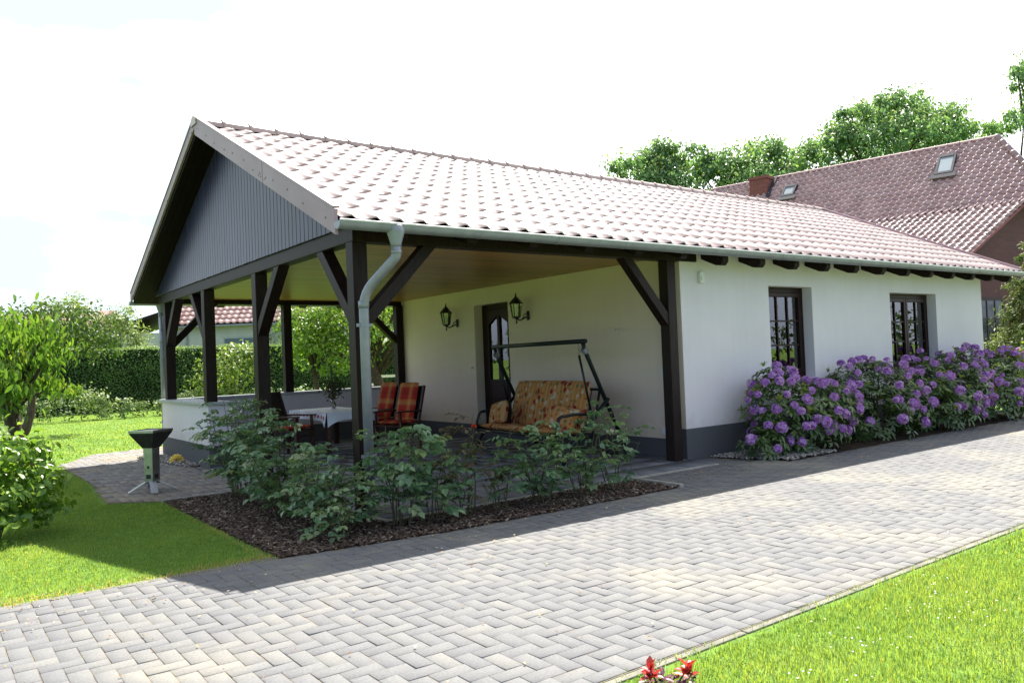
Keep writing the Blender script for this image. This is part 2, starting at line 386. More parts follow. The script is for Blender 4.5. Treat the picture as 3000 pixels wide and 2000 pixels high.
LEAF_SHAPES = {
    'diamond': (np.array([[0, 0], [0.45, 0.5], [1, 0], [0.45, -0.5]]), [(0, 1, 2), (0, 2, 3)]),
    'oval': (np.array([[0, 0], [0.25, 0.42], [0.62, 0.45], [1, 0], [0.62, -0.45], [0.25, -0.42], [0.45, 0]]),
             [(0, 1, 6), (1, 2, 6), (2, 3, 6), (3, 4, 6), (4, 5, 6), (5, 0, 6)]),
    'lance': (np.array([[0, 0], [0.3, 0.46], [0.75, 0.34], [1, 0], [0.75, -0.34], [0.3, -0.46], [0.5, 0]]),
              [(0, 1, 6), (1, 2, 6), (2, 3, 6), (3, 4, 6), (4, 5, 6), (5, 0, 6)]),
}
def leaves(name, P, D, N, L, Wd, m, parent, shape='diamond', fold=0.25, droop=0.15, var=None):
    P = np.asarray(P); n = len(P)
    D = nrm(np.asarray(D)); S = nrm(np.cross(np.asarray(N), D)); U = np.cross(D, S)
    L = np.broadcast_to(np.asarray(L, float), (n,)); Wd = np.broadcast_to(np.asarray(Wd, float), (n,))
    sh, tri = LEAF_SHAPES[shape]; k = len(sh)
    x = sh[:, 0][None, :, None]; y = sh[:, 1][None, :, None]
    LL = L[:, None, None]; WW = Wd[:, None, None]
    V = P[:, None, :]+D[:, None, :]*x*LL+S[:, None, :]*y*WW+U[:, None, :]*(np.abs(y)*WW*fold*2-droop*LL*x*x)
    F = (np.arange(n)[:, None, None]*k+np.array(tri)[None]).reshape(-1, 3)
    if var is None: var = rng.random(n)
    return npmesh(name, V.reshape(-1, 3), F, m, parent, np.repeat(var, k))

def rdir(n): return nrm(rng.normal(size=(n, 3)))

def crown(name, lobes, n, L, m, parent, clumps=26, spread=0.32, droop=0.3, up=0.5, shape='diamond', wr=0.5, hollow=0.35, var_up=0.3):
    """leafy crown: lobes = [(centre, radii)], leaves gathered into clumps near the lobes' surface with gaps between"""
    vol = np.array([r_[0]*r_[1]*r_[2] for c, r_ in lobes])**0.67; share = vol/vol.sum()
    Ps, Ns, Vr, cents = [], [], [], []
    for (c, r_), s in zip(lobes, share):
        c = np.array(c); r_ = np.array(r_)
        k = max(4, int(round(clumps*s*len(lobes)))) if len(lobes) > 1 else clumps
        d = rdir(k); d[:, 2] = np.where(d[:, 2] < -0.55, -d[:, 2]*0.5, d[:, 2]); d = nrm(d)
        rad = (hollow+(1-hollow)*rng.random(k)**0.6)
        cc = c+d*r_*rad[:, None]
        cents.append(cc)
        nn = int(n*s); idx = rng.integers(0, k, nn)
        sz = (0.6+0.8*rng.random(k))[idx][:, None]
        g = rng.normal(size=(nn, 3))*np.array([1, 1, 0.75])*spread*r_.mean()*sz*0.6
        p = cc[idx]+g
        Ps.append(p)
        out = nrm(0.6*nrm(p-c)+0.8*nrm(g+1e-6)+np.array([0, 0, up]))
        Ns.append(out)
        Vr.append(np.clip(0.35*rng.random(nn)+0.4*rng.random(k)[idx]+var_up*np.clip((g[:, 2]/(spread*r_.mean()))+0.3, 0, 1), 0, 1))
    P = np.concatenate(Ps); N = np.concatenate(Ns)+0.55*rdir(len(P)); V = np.concatenate(Vr)
    D = nrm(np.cross(N, rdir(len(P)))+0.0); D[:, 2] -= droop; D = nrm(D)
    LL = L*(0.65+0.6*rng.random(len(P)))
    o = leaves(name, P, D, N, LL, LL*wr, m, parent, shape, 0.22, 0.15, V)
    return o, np.concatenate(cents)

def limbs(name, base, top, r0, cents, m, parent, k=14, r1=None, bend=0.1):
    b = MB(); base = Vector(base); top = Vector(top)
    pts = [base.lerp(top, t)+Vector((random.uniform(-bend, bend), random.uniform(-bend, bend), 0))*(1 if 0 < t < 1 else 0) for t in (0, .08, .3, .6, 1)]
    r1 = r1 or r0*0.6
    b.tube(pts, [r0*1.35, r0*1.05, r0*.92, r0*.8, r1], 10)
    sel = random.sample(range(len(cents)), min(k, len(cents)))
    for i in sel:
        e = Vector(cents[i]); s_ = pts[3].lerp(top, random.random())
        mid = s_.lerp(e, .5)+Vector((random.uniform(-.1, .1), random.uniform(-.1, .1), random.uniform(0, .18)))*(e-s_).length
        b.tube([s_, mid, e], [r1*.55, r1*.35, r1*.1], 6)
    return b.build(name, m, parent, smooth=True)

def jittered(poly, dens):
    poly = np.array(poly); lo = poly.min(0); hi = poly.max(0); n = int(dens*np.prod(hi-lo))
    p = lo+rng.random((n, 2))*(hi-lo)
    return p[inpoly(p, poly)]
def inpoly(p, poly):
    ins = np.zeros(len(p), bool); j = len(poly)-1
    for i in range(len(poly)):
        a, b = poly[i], poly[j]
        c = ((a[1] > p[:, 1]) != (b[1] > p[:, 1])) & (p[:, 0] < (b[0]-a[0])*(p[:, 1]-a[1])/(b[1]-a[1]+1e-12)+a[0])
        ins ^= c; j = i
    return ins

# ------------------------------------------------------------------ ground, paving
def lawnmat(name):
    m, n, b = nmat(name)
    t = tex(n, 0.7, 6); t2 = tex(n, 9, 4)
    c1 = ramp(n, t.outputs['Fac'], [(0.3, (0.085, 0.17, 0.026)), (0.55, (0.13, 0.22, 0.036)), (0.75, (0.18, 0.23, 0.05))]).outputs['Color']
    g = ramp(n, t2.outputs['Fac'], [(0.3, (0.6, 0.6, 0.6)), (0.7, (1.2, 1.2, 1.2))]).outputs['Color']
    n.links.new(mixc(n, 1.0, c1, g, 'MULTIPLY'), b.inputs['Base Color']); b.inputs['Roughness'].default_value = 0.9
    b.inputs['Specular IOR Level'].default_value = 0.1
    bump(n, b, t2.outputs['Fac'], 0.6, 0.03)
    return m
M['lawn'] = lawnmat('lawn_soil')
g = MB(); g.add([(-900, -900, 0), (900, -900, 0), (900, 900, 0), (-900, 900, 0)], [(0, 1, 2, 3)])
tag(g.build('ground', M['lawn']), 'mown lawn ground around the house', kind='structure')

M['joint'] = mat('joint_sand', (0.27, 0.225, 0.155), (0.11, 0.095, 0.075), 2.2, 0.95, 0.1)
M['paver'] = varmat('grey_pavers', [(0, (0.139, 0.139, 0.142)), (0.45, (0.150, 0.149, 0.151)), (0.85, (0.158, 0.157, 0.155)), (1, (0.176, 0.173, 0.164))], 0.85, 0.25,
                    nscale=0.55, ncol=(0.27, 0.25, 0.20), nlo=0.50, nhi=0.74, bscale=140, bstr=0.25, bdist=0.003, fine=75)
M['path_paver'] = varmat('path_pavers', [(0, (0.16, 0.155, 0.155)), (0.6, (0.22, 0.21, 0.20)), (1, (0.27, 0.25, 0.22))], 0.9, 0.2,
                    nscale=0.9, ncol=(0.27, 0.22, 0.15), nlo=0.5, nhi=0.75, bscale=120, bstr=0.35, bdist=0.004, fine=26)
M['slab'] = varmat('porch_slabs', [(0, (0.115, 0.12, 0.13)), (1, (0.15, 0.155, 0.165))], 0.6, 0.4, nscale=1.3, ncol=(0.13, 0.13, 0.14), bscale=90, bstr=0.15, fine=40)

def herringbone(name, poly, m, w=0.098, gap=0.0032, z0=0.003, h=0.0082, rot=0.0, label=None, ylim=None):
    poly = np.array(poly); lo = poly.min(0)-0.5; hi = poly.max(0)+0.5
    nx = int((hi[0]-lo[0])/w)+2; ny = int((hi[1]-lo[1])/w)+2
    X, Y = np.meshgrid(np.arange(nx), np.arange(ny), indexing='ij'); s = (X+Y) % 4
    H = np.stack([X[s == 0], Y[s == 0]], 1); V_ = np.stack([X[s == 2], Y[s == 2]], 1)
    a = np.concatenate([np.concatenate([H, H+[2, 1]], 1), np.concatenate([V_, V_+[1, 2]], 1)]).astype(float)*w
    a[:, [0, 2]] += lo[0]; a[:, [1, 3]] += lo[1]
    if ylim is not None:
        top = ylim[1](a[:, [0, 2]].mean(1)); a[:, 1] = np.clip(a[:, 1], ylim[0], top); a[:, 3] = np.clip(a[:, 3], ylim[0], top)
        a = a[(a[:, 3]-a[:, 1]) > .03]
    ctr = (a[:, :2]+a[:, 2:])/2
    keep = inpoly(ctr, poly); a = a[keep]; n = len(a)
    g_ = gap/2; bv = 0.003
    j = rng.normal(size=(n, 4))*np.array([0.0008, 0.0008, 0.0009, 0.0])
    x0, y0, x1, y1 = a[:, 0]+g_+j[:, 0], a[:, 1]+g_+j[:, 1], a[:, 2]-g_+j[:, 0], a[:, 3]-g_+j[:, 1]
    zt = z0+h+j[:, 2]; tx = rng.normal(size=n)*0.0007; ty = rng.normal(size=n)*0.0007
    def ring(d, z): return [np.stack([x0+d, y0+d, z-tx-ty], 1), np.stack([x1-d, y0+d, z+tx-ty], 1), np.stack([x1-d, y1-d, z+tx+ty], 1), np.stack([x0+d, y1-d, z-tx+ty], 1)]
    Vv = np.stack(ring(0, np.full(n, z0))+ring(0, zt-0.003)+ring(bv, zt), 1).reshape(-1, 3)
    q = [(8, 9, 10, 11)]+[(r_+i, r_+(i+1) % 4, r_+4+(i+1) % 4, r_+4+i) for r_ in (0, 4) for i in range(4)]
    F = (np.arange(n)[:, None, None]*12+np.array(q)[None]).reshape(-1, 4)
    o = npmesh(name, Vv, F, m, None, np.repeat(rng.random(n), 12))
    tag(o, label, kind='structure')
    return o

def sheet(name, poly, z, m, label=None):
    b = MB(); b.add([(x, y, z) for x, y in poly], [tuple(range(len(poly)))])
    return tag(b.build(name, m), label, kind='structure')

DRV = [(-9, -4.40), (26, -4.40), (26, -1.10), (5.3, -1.0), (5.02, -0.10), (4.58, -.1), (4.58, -0.55), (3.05, -0.55), (3.05, -1.2), (0.2, -1.2), (-1.20, -1.0), (-9, -0.9)]
DRVB = [(-9, -4.40), (26, -4.40), (26, -1.12), (5.3, -1.12), (5.02, -0.125), (4.58, -.125), (4.58, -.5), (3.0, -0.5), (2.95, -1.34), (0.2, -1.34), (-1.20, -1.17), (-9, -1.10)]
sheet('driveway_bed', DRVB, 0.0066, M['joint'], 'sand bed under the driveway blocks')
herringbone('driveway', DRV, M['paver'], ylim=(-4.395, lambda x: np.where(x < -1.2, -1.105, np.where(x < .2, -1.2-.155*(x+1.2)/1.4, np.where(x < 3.02, -1.355, np.where(x < 5.0, -.13, np.where(x < 5.25, -.75, -1.12)))))), label='grey herringbone block driveway crossing in front of the white house')
PTH = [(-1.52, 7.4), (-0.85, 8.8), (0.4, 9.1), (0.4, 7.62), (0.0, 7.42), (0.0, 2.38), (-1.12, 2.38), (-1.60, 2.75), (-1.47, 4.7)]
PTHB = [(-1.56, 7.4), (-0.88, 8.88), (0.45, 9.2), (0.45, 7.5), (-0.0, 7.42), (0.0, 2.30), (-1.12, 2.30), (-1.66, 2.70), (-1.52, 4.7)]
sheet('path_bed', PTHB, 0.006, M['joint'], 'sand bed under the garden path')
herringbone('path', PTH, M['path_paver'], z0=0.003, label='grey block path running beside the porch wall')

# porch floor: raised base with large slabs
b = MB(); b.box((0.0, -0.62, -0.05), (4.57, 7.1, 0.024))
fl = tag(b.build('porch_floor', M['concrete'], bevel=0.006), 'raised concrete floor of the open porch', kind='structure')
vs, fs, vr = [], [], []
y = -0.56
row = 0
while y < 7.0:
    x = 0.05-(0.2 if row % 2 else 0)
    while x < 4.55:
        xa, xb = max(x, 0.05)+0.004, min(x+0.4, 4.56)-0.004; ya, yb = y+0.004, min(y+0.4, 7.09)-0.004
        if xb-xa > 0.02:
            k = len(vs); vs += [(xa, ya, .035), (xb, ya, .035), (xb, yb, .035), (xa, yb, .035), (xa, ya, .023), (xb, ya, .023), (xb, yb, .023), (xa, yb, .023)]
            fs += [(k, k+1, k+2, k+3), (k+4, k+5, k+1, k), (k+5, k+6, k+2, k+1), (k+6, k+7, k+3, k+2), (k+7, k+4, k, k+3)]
            vr += [random.random()]*8
        x += 0.4
    y += 0.4; row += 1
tag(npmesh('porch_slabs', vs, fs, M['slab'], None, vr), 'grey-blue slabs covering the porch floor', kind='structure')

# kerbs
b = MB(); rx = -9
while rx < 26:
    b.box((rx+.004, -4.447, -0.05), (rx+0.996, -4.405, 0.011+random.uniform(-.003, .002))); rx += 1
tag(b.build('lawn_kerb', mat('worn_kerb', (0.23, 0.22, 0.18), (0.14, 0.135, 0.11), 5, 0.9, 0.2, bscale=90, bstr=0.3), bevel=0.006), 'pale concrete edging between the driveway and the lawn', kind='structure')
b = MB(); b.box((3.0, -1.37, -0.05), (3.06, -0.62, 0.045))
b.box((-1.20, 2.24, -0.05), (-0.02, 2.29, 0.035))
tag(b.build('bed_kerb', M['concrete'], bevel=0.006), 'thin concrete edging of the rose bed', kind='structure')
sheet('rhododendron_soil', [(5.02, -.12), (5.32, -1.10), (26, -1.10), (26, -0.12)], 0.010, mat('dark_soil', (0.07, 0.05, 0.035), (0.03, 0.022, 0.016), 12, 0.95, 0.1, bscale=30, bstr=0.8, bdist=0.03), 'dark soil strip under the rhododendrons')
MUL = [(-1.18, 2.22), (-0.02, 2.22), (-0.02, -0.66), (2.99, -0.66), (2.99, -1.36), (0.2, -1.36), (-1.17, -1.19)]
M['mulch_soil'] = mat('mulch_soil', (0.075, 0.05, 0.035), (0.035, 0.023, 0.016), 30, 0.95, 0.1, bscale=40, bstr=0.9, bdist=0.03)
sheet('mulch_bed', MUL, 0.012, M['mulch_soil'], 'dark soil of the rose bed')

def chips(name, poly, dens, z, L, Wd, Hh, m, label, flat=1.0):
    p = jittered(poly, dens); n = len(p)
    a = rng.random(n)*2*pi; l = L*(0.4+1.0*rng.random(n)); w = Wd*(0.5+rng.random(n)); t = rng.normal(size=(n, 2))*0.35*flat
    D = np.stack([np.cos(a), np.sin(a), t[:, 0]], 1); D = nrm(D); N = nrm(np.stack([rng.normal(size=n)*.4*flat, rng.normal(size=n)*.4*flat, np.ones(n)], 1))
    S = nrm(np.cross(N, D)); U = np.cross(D, S)
    P = np.column_stack([p, z+rng.random(n)*Hh*2])
    e = [(-1, -1, 0), (1, -.6, 0), (1, .8, 0), (-1, 1, 0), (-.8, -.7, 1), (.9, -.5, 1), (.8, .6, 1), (-.9, .8, 1)]
    V = np.stack([P+D*(l*.5*x)[:, None]+S*(w*.5*y)[:, None]+U*Hh*zz for x, y, zz in e], 1).reshape(-1, 3)
    F = (np.arange(n)[:, None, None]*8+np.array([(4, 5, 6, 7), (0, 1, 5, 4), (1, 2, 6, 5), (2, 3, 7, 6), (3, 0, 4, 7)])[None]).reshape(-1, 4)
    return tag(npmesh(name, V, F, m, None, np.repeat(rng.random(n), 8)), label, kind='stuff')
M['chip'] = varmat('bark_chips', [(0, (0.030, 0.020, 0.015)), (0.5, (0.082, 0.055, 0.040)), (0.85, (0.15, 0.11, 0.085)), (1, (0.32, 0.26, 0.21))], 0.85, 0.2)
chips('bark_mulch', MUL, 1700, 0.014, 0.045, 0.016, 0.006, M['chip'], 'brown bark mulch strewn over the rose bed')
M['gravel'] = varmat('pale_gravel', [(0, (0.16, 0.14, 0.12)), (0.5, (0.30, 0.27, 0.23)), (1, (0.48, 0.44, 0.38))], 0.85, 0.2)
chips('gravel_strip', [(5.0, -0.14), (5.30, -1.08), (6.4, -1.08), (6.0, -0.16)], 1800, 0.014, 0.03, 0.024, 0.014, M['gravel'], 'pale gravel at the foot of the grey plinth', 0.6)
chips('gravel_patch', [(-0.45, 7.3), (0, 7.3), (0, 5.2), (-0.18, 5.2)], 1500, 0.022, 0.03, 0.024, 0.012, M['gravel'], 'gravel and dry leaves along the low porch wall', 0.6)
# fallen petals and dry leaf bits on the paving
M['litter'] = varmat('dry_litter', [(0, (0.20, 0.09, 0.03)), (0.5, (0.40, 0.24, 0.09)), (0.8, (0.52, 0.42, 0.20)), (1, (0.55, 0.5, 0.4))], 0.8, 0.2)
pp = [jittered(q, d) for q, d in (([(3.0, -1.3), (4.7, -1.3), (4.6, -.3), (3.1, -.6)], 120), ([(-9, -4.3), (16, -4.3), (16, -1.3), (-9, -1.3)], 5),
      ([(-4, -1.8), (3, -1.9), (3, -1.4), (-1.2, -1.25), (-4, -1.2)], 35), (PTH, 45), ([(5, -1.7), (14, -1.7), (14, -1.2), (5, -1.2)], 35))]
pp = np.concatenate(pp); n = len(pp); a = rng.random(n)*6.28
tag(leaves('dry_leaf_litter', np.column_stack([pp, np.full(n, 0.024)]), np.column_stack([np.cos(a), np.sin(a), rng.normal(size=n)*.1]),
       np.array([0, 0, 1])+rdir(n)*.25, 0.010+0.022*rng.random(n)**2, 0.010+0.010*rng.random(n), M['litter'], None, 'oval', 0.3, 0.1), 'dry petals and leaf bits scattered on the paving', kind='stuff')

# ------------------------------------------------------------------ grass
M['grass'] = leafmat('grass_blades', [(0.060, 0.170, 0.030), (0.125, 0.270, 0.052), (0.190, 0.340, 0.082), (0.36, 0.33, 0.16)], 0.5, 0.5, 0.3, 1.4, 1.7)
def grass(name, poly, dens, h0, h1, w, label, lean=0.55, excl=None, keepf=None, vs=0.0):
    p = jittered(poly, dens)
    if excl is not None:
        for e in excl: p = p[~inpoly(p, np.array(e))]
    if keepf is not None: p = p[keepf(p)]
    n = len(p); a = rng.random(n)*2*pi
    patch = 0.5+0.5*np.sin(p[:, 0]*2.1+np.sin(p[:, 1]*1.7)*1.4)*np.sin(p[:, 1]*2.6+np.sin(p[:, 0]*1.3)*1.6)
    h = (h0+(h1-h0)*rng.random(n))*(0.75+0.45*patch)
    ln = lean*np.abs(rng.normal(size=n)); dx = np.cos(a)*ln; dy = np.sin(a)*ln
    px, py = -np.sin(a)*w/2, np.cos(a)*w/2
    B = np.column_stack([p, np.zeros(n)])
    V = np.stack([B+np.stack([-px, -py, 0*px], 1), B+np.stack([px, py, 0*px], 1),
                  B+np.stack([dx*h*.4+px*.7, dy*h*.4+py*.7, h*.6], 1), B+np.stack([dx*h, dy*h, h*(1-.25*np.minimum(ln, 1.5))], 1),
                  B+np.stack([dx*h*.4-px*.7, dy*h*.4-py*.7, h*.6], 1)], 1).reshape(-1, 3)
    F = (np.arange(n)[:, None, None]*5+np.array([(0, 1, 2), (0, 2, 4), (4, 2, 3)])[None]).reshape(-1, 3)
    v = np.clip(0.10+0.36*rng.random(n)+0.26*patch+0.35*(rng.random(n) > .98)+vs*rng.random(n), 0, 1)
    return tag(npmesh(name, V, F, M['grass'], None, np.repeat(v, 5)), label, kind='stuff')
d_cam = lambda p: np.hypot(p[:, 0]-CAM[0], p[:, 1]-CAM[1])
grass('grass', [(-1.8, -4.50), (4.4, -4.50), (2.4, -6.5), (-1.5, -6.0)], 9500, 0.018, 0.048, 0.0036, 'bright green mown grass beside the driveway', keepf=lambda p: d_cam(p) < 6.0)
grass('grass', [(0.0, -4.50), (13, -4.50), (13, -9), (0, -9)], 3600, 0.018, 0.048, 0.0065, 'bright green mown grass beside the far driveway', keepf=lambda p: (d_cam(p) >= 6.0) & (rng.random(len(p)) < np.clip(9/d_cam(p)-.3, .25, 1)))
LF = [(-6.0, -1.02), (-1.26, -1.05), (-1.19, 2.28), (-1.72, 2.68), (-1.56, 4.7), (-1.58, 7.4), (-3.5, 7.4)]
grass('grass', LF, 6500, 0.010, 0.030, 0.0045, 'mown lawn between the driveway and the garden path', excl=None)
grass('grass', [(-6, 7.4), (-1.58, 7.4), (-0.9, 9.0), (0.5, 9.3), (10, 9.3), (10, 25), (-6, 25)], 700, 0.02, 0.04, 0.016, 'sunny lawn behind the garden path', keepf=lambda p: (rng.random(len(p)) < np.clip(12/d_cam(p)-.2, .25, 1)))
grass('grass', [(-4.2, -1.13), (-1.15, -1.22), (-1.12, -0.98), (-4.2, -0.90)], 3800, 0.01, 0.035, 0.005, 'dry ragged grass creeping over the driveway edge', lean=1.0, vs=.75)
grass('grass', [(-1.27, -1.15), (-1.14, -1.15), (-1.10, 2.25), (-1.24, 2.25)], 2500, 0.01, 0.03, 0.005, 'dry grass edge beside the mulch', lean=1.0, vs=.6)
grass('weeds', [(-7, -2.9), (-1.0, -2.6), (0.2, -1.5), (-1.2, -1.2), (-7, -1.1)], 22, 0.012, 0.03, 0.005, 'small weeds growing in the driveway joints', lean=1.4, vs=.5)
grass('grass', [(-1.6, -4.52), (10, -4.52), (10, -4.40), (-1.6, -4.415)], 1500, 0.015, 0.05, 0.0045, 'grass tufts hanging over the pale kerb', lean=1.0)

# ------------------------------------------------------------------ the white house with its porch
LP, WY, LT = 4.57, 7.40, 13.20           # inner wall X, far porch side Y, end of the house X
ZR, YR = 4.68, 3.70                      # ridge
OE, ZE, OG, LR = -0.52, 2.745, -0.34, 14.0
SL = (ZR-ZE)/(YR-OE)                     # roof slope
def roofz(y): return ZR-abs(y-YR)*SL
house = thing('garden_house', 'long white rendered house with pale tiled gable roof and open timber porch', 'house')

def wall_face(b, o0, du, W_, H_, holes, nrm_, depth, z0=0.0, top=None):
    """rectangle with openings; o0 origin, du unit vector along the wall, nrm_ inward vector; reveals of the given depth"""
    du = Vector(du); ni = Vector(nrm_); o0 = Vector(o0)
    xs = sorted({0, W_, *[h[0] for h in holes], *[h[1] for h in holes]}); zs = sorted({z0, H_, *[h[2] for h in holes], *[h[3] for h in holes]})
    P = lambda x, z: o0+du*x+Vector((0, 0, z))
    for i in range(len(xs)-1):
        for j in range(len(zs)-1):
            cx, cz = (xs[i]+xs[i+1])/2, (zs[j]+zs[j+1])/2
            if any(h[0] < cx < h[1] and h[2] < cz < h[3] for h in holes): continue
            b.add([P(xs[i], zs[j]), P(xs[i+1], zs[j]), P(xs[i+1], zs[j+1]), P(xs[i], zs[j+1])], [(0, 1, 2, 3)])
    for (x0, x1, a0, a1) in holes:
        k = [P(x0, a0), P(x1, a0), P(x1, a1), P(x0, a1)]; q = [v+ni*depth for v in k]
        for i in range(4):
            j = (i+1) % 4; b.add([k[i], k[j], q[j], q[i]], [(0, 1, 2, 3)])
YW = -0.118
WIN = [(6.43-LP, 7.50-LP, 0.95, 2.30), (9.77-LP, 11.37-LP, 0.95, 2.26)]
DOOR = (3.62, 4.63, 0.20, 2.365)
b = MB()
wall_face(b, (LP, YW, 0), (1, 0, 0), LT-LP, 2.76, WIN, (0, 1, 0), 0.30, z0=0.42)
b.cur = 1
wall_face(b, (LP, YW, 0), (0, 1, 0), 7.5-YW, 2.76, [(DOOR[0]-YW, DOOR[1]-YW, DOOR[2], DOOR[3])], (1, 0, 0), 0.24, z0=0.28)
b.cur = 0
b.add([(LT, YW, .42), (LT, 7.5, .42), (LT, 7.5, roofz(7.5)-.17), (LT, YR, ZR-.17), (LT, YW, roofz(YW)-.17)], [(0, 1, 2, 3, 4)])
b.add([(LP, 7.5, .28), (LT, 7.5, .28), (LT, 7.5, 2.76), (LP, 7.5, 2.76)], [(0, 1, 2, 3)])
wall = b.build('wall', [M['render'], M['bounce_render']], house)
b = MB()
b.box((LP-.012, YW-.008, 0.0), (LT+.008, YW+0.2, 0.42)); b.box((LP-.008, YW+.2, 0.0), (LP+.2, DOOR[0], 0.28)); b.box((LP-.008, DOOR[1], 0.0), (LP+.2, 7.5, 0.28))
b.box((LP-.008, DOOR[0], 0.0), (LP+.24, DOOR[1], 0.20))
b.build('plinth', M['plinth'], wall)
# dark room behind the openings
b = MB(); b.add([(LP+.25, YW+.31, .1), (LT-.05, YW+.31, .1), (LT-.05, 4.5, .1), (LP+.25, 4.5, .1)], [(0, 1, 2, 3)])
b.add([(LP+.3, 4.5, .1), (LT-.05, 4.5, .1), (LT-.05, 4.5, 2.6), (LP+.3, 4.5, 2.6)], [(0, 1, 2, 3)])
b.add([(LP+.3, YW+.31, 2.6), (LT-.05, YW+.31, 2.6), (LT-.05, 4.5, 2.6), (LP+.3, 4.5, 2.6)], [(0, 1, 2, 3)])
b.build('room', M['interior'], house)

def window(x0, x1, z0, z1, sashes):
    yf = YW+0.16
    f = MB(); t = 0.075
    f.box((x0, yf, z0), (x0+t, yf+.075, z1)); f.box((x1-t, yf, z0), (x1, yf+.075, z1))
    f.box((x0+t, yf, z1-t), (x1-t, yf+.075, z1)); f.box((x0+t, yf, z0), (x1-t, yf+.075, z0+t))
    w = f.build('window', M['frame'], house, bevel=0.004)
    s = MB(); n = sashes; xa, xb = x0+t, x1-t; sw = (xb-xa)/n; st = 0.062
    cur = MB(); bars = MB(); gl = MB()
    for k in range(n):
        a, c = xa+k*sw+.004, xa+(k+1)*sw-.004; y = yf-.018
        za, zb = z0+t+.004, z1-t-.004
        s.box((a, y, za), (a+st, y+.07, zb)); s.box((c-st, y, za), (c, y+.07, zb)); s.box((a+st, y, zb-st), (c-st, y+.07, zb)); s.box((a+st, y, za), (c-st, y+.07, za+st))
        gl.box((a+st, y+.03, za+st), (c-st, y+.036, zb-st))
        H = zb-za-2*st
        for r_ in (1/3, 2/3): bars.box((a+st, y+.012, za+st+H*r_-.012), (c-st, y+.026, za+st+H*r_+.012))
        for q in ((1/3, 2/3) if n == 1 else (1/2,)): bars.box((a+st+(c-a-2*st)*q-.012, y+.010, za+st), (a+st+(c-a-2*st)*q+.012, y+.028, zb-st))
    s.build('sash', M['frame'], w, bevel=0.004); bars.build('glazing_bars', M['frame'], w)
    gl.build('pane', M['glass'], w)
    yc = yf+.16
    for (ca, cb) in ((x0+.02, x0+.34), (x1-.40, x1-.02)):
        c = MB(); m_ = 40
        vs = []
        for i in range(m_+1):
            x = ca+(cb-ca)*i/m_; vs += [(x, yc+.025*sin(i*1.15), z0-.2), (x, yc+.025*sin(i*1.15), z1+.1)]
        c.add(vs, [(2*i, 2*i+2, 2*i+3, 2*i+1) for i in range(m_)])
        c.build('curtain', M['curtain'], w, smooth=True)
    sill = MB(); sill.box((x0-.03, YW-.045, z0-.03), (x1+.03, YW+.16, z0-.002)); sill.build('sill', M['coping'], w)
window(6.43, 7.50, 0.95, 2.30, 1)
window(9.77, 11.37, 0.95, 2.26, 2)

# door in the porch wall
y0, y1, z0, z1 = DOOR; xd = LP+.17
f = MB(); t = 0.085
f.box((xd, y0, z0), (xd+.08, y0+t, z1)); f.box((xd, y1-t, z0), (xd+.08, y1, z1)); f.box((xd, y0+t, z1-t), (xd+.08, y1-t, z1))
door = f.build('door', M['frame'], house, bevel=0.005)
a, c = y0+t+.004, y1-t-.004; zt = z1-t-.004; zm = z0+0.86
lf = MB(); ym = (a+c)/2
lf.box((xd-.02, a, z0+.01), (xd+.05, a+.13, zt)); lf.box((xd-.02, c-.13, z0+.01), (xd+.05, c, zt))
lf.box((xd-.02, a+.13, z0+.01), (xd+.05, c-.13, zm)); lf.box((xd-.02, ym-.035, zm), (xd+.05, ym+.035, zt-.10))
lf.prism([(xd-.02, a+.13, zt), (xd-.02, c-.13, zt), (xd-.02, c-.13, zt-.26), (xd-.02, ym+.035, zt-.12), (xd-.02, ym-.035, zt-.12), (xd-.02, a+.13, zt-.26)], (.07, 0, 0))
lf.build('door_leaf', M['frame'], door, bevel=0.004)
pn = MB(); pn.box((xd-.032, a+.2, z0+.12), (xd-.021, c-.2, z0+.44)); pn.box((xd-.032, a+.2, z0+.52), (xd-.021, c-.2, zm-.08)); pn.build('door_panel', M['frame'], door, bevel=0.006)
gl = MB(); gl.box((xd+.01, a+.131, zm+.001), (xd+.016, ym-.036, zt-.12)); gl.box((xd+.01, ym+.036, zm+.001), (xd+.016, c-.131, zt-.12)); gl.build('pane', M['glass'], door)
h = MB(); h.box((xd-.03, a+.03, z0+.92), (xd-.021, a+.07, z0+1.16)); h.tube([(xd-.03, a+.05, z0+1.05), (xd-.075, a+.05, z0+1.05), (xd-.075, a+.16, z0+1.05)], .009, 8); h.build('handle', M['steel'], door)

# low porch wall: front piece, far side piece
b = MB(); b.box((0, 4.70, 0.34), (0.31, WY, 0.915)); b.box((0.31, 7.12, 0.34), (LP-.002, WY, 0.915))
lw = b.build('low_wall', M['render'], house)
b = MB(); b.box((-.006, 4.694, 0.0), (0.316, WY+.006, 0.34)); b.box((0.316, 7.114, 0.0), (LP-.01, WY+.006, 0.34)); b.build('plinth', M['plinth'], lw)
b = MB()
b.prism([(-.045, 4.66, .915), (.355, 4.66, .915), (.355, 7.075, .915), (LP-.003, 7.075, .915), (LP-.003, WY+.045, .915), (-.045, WY+.045, .915)], (0, 0, .045))
b.build('coping', M['coping'], lw, bevel=0.006)

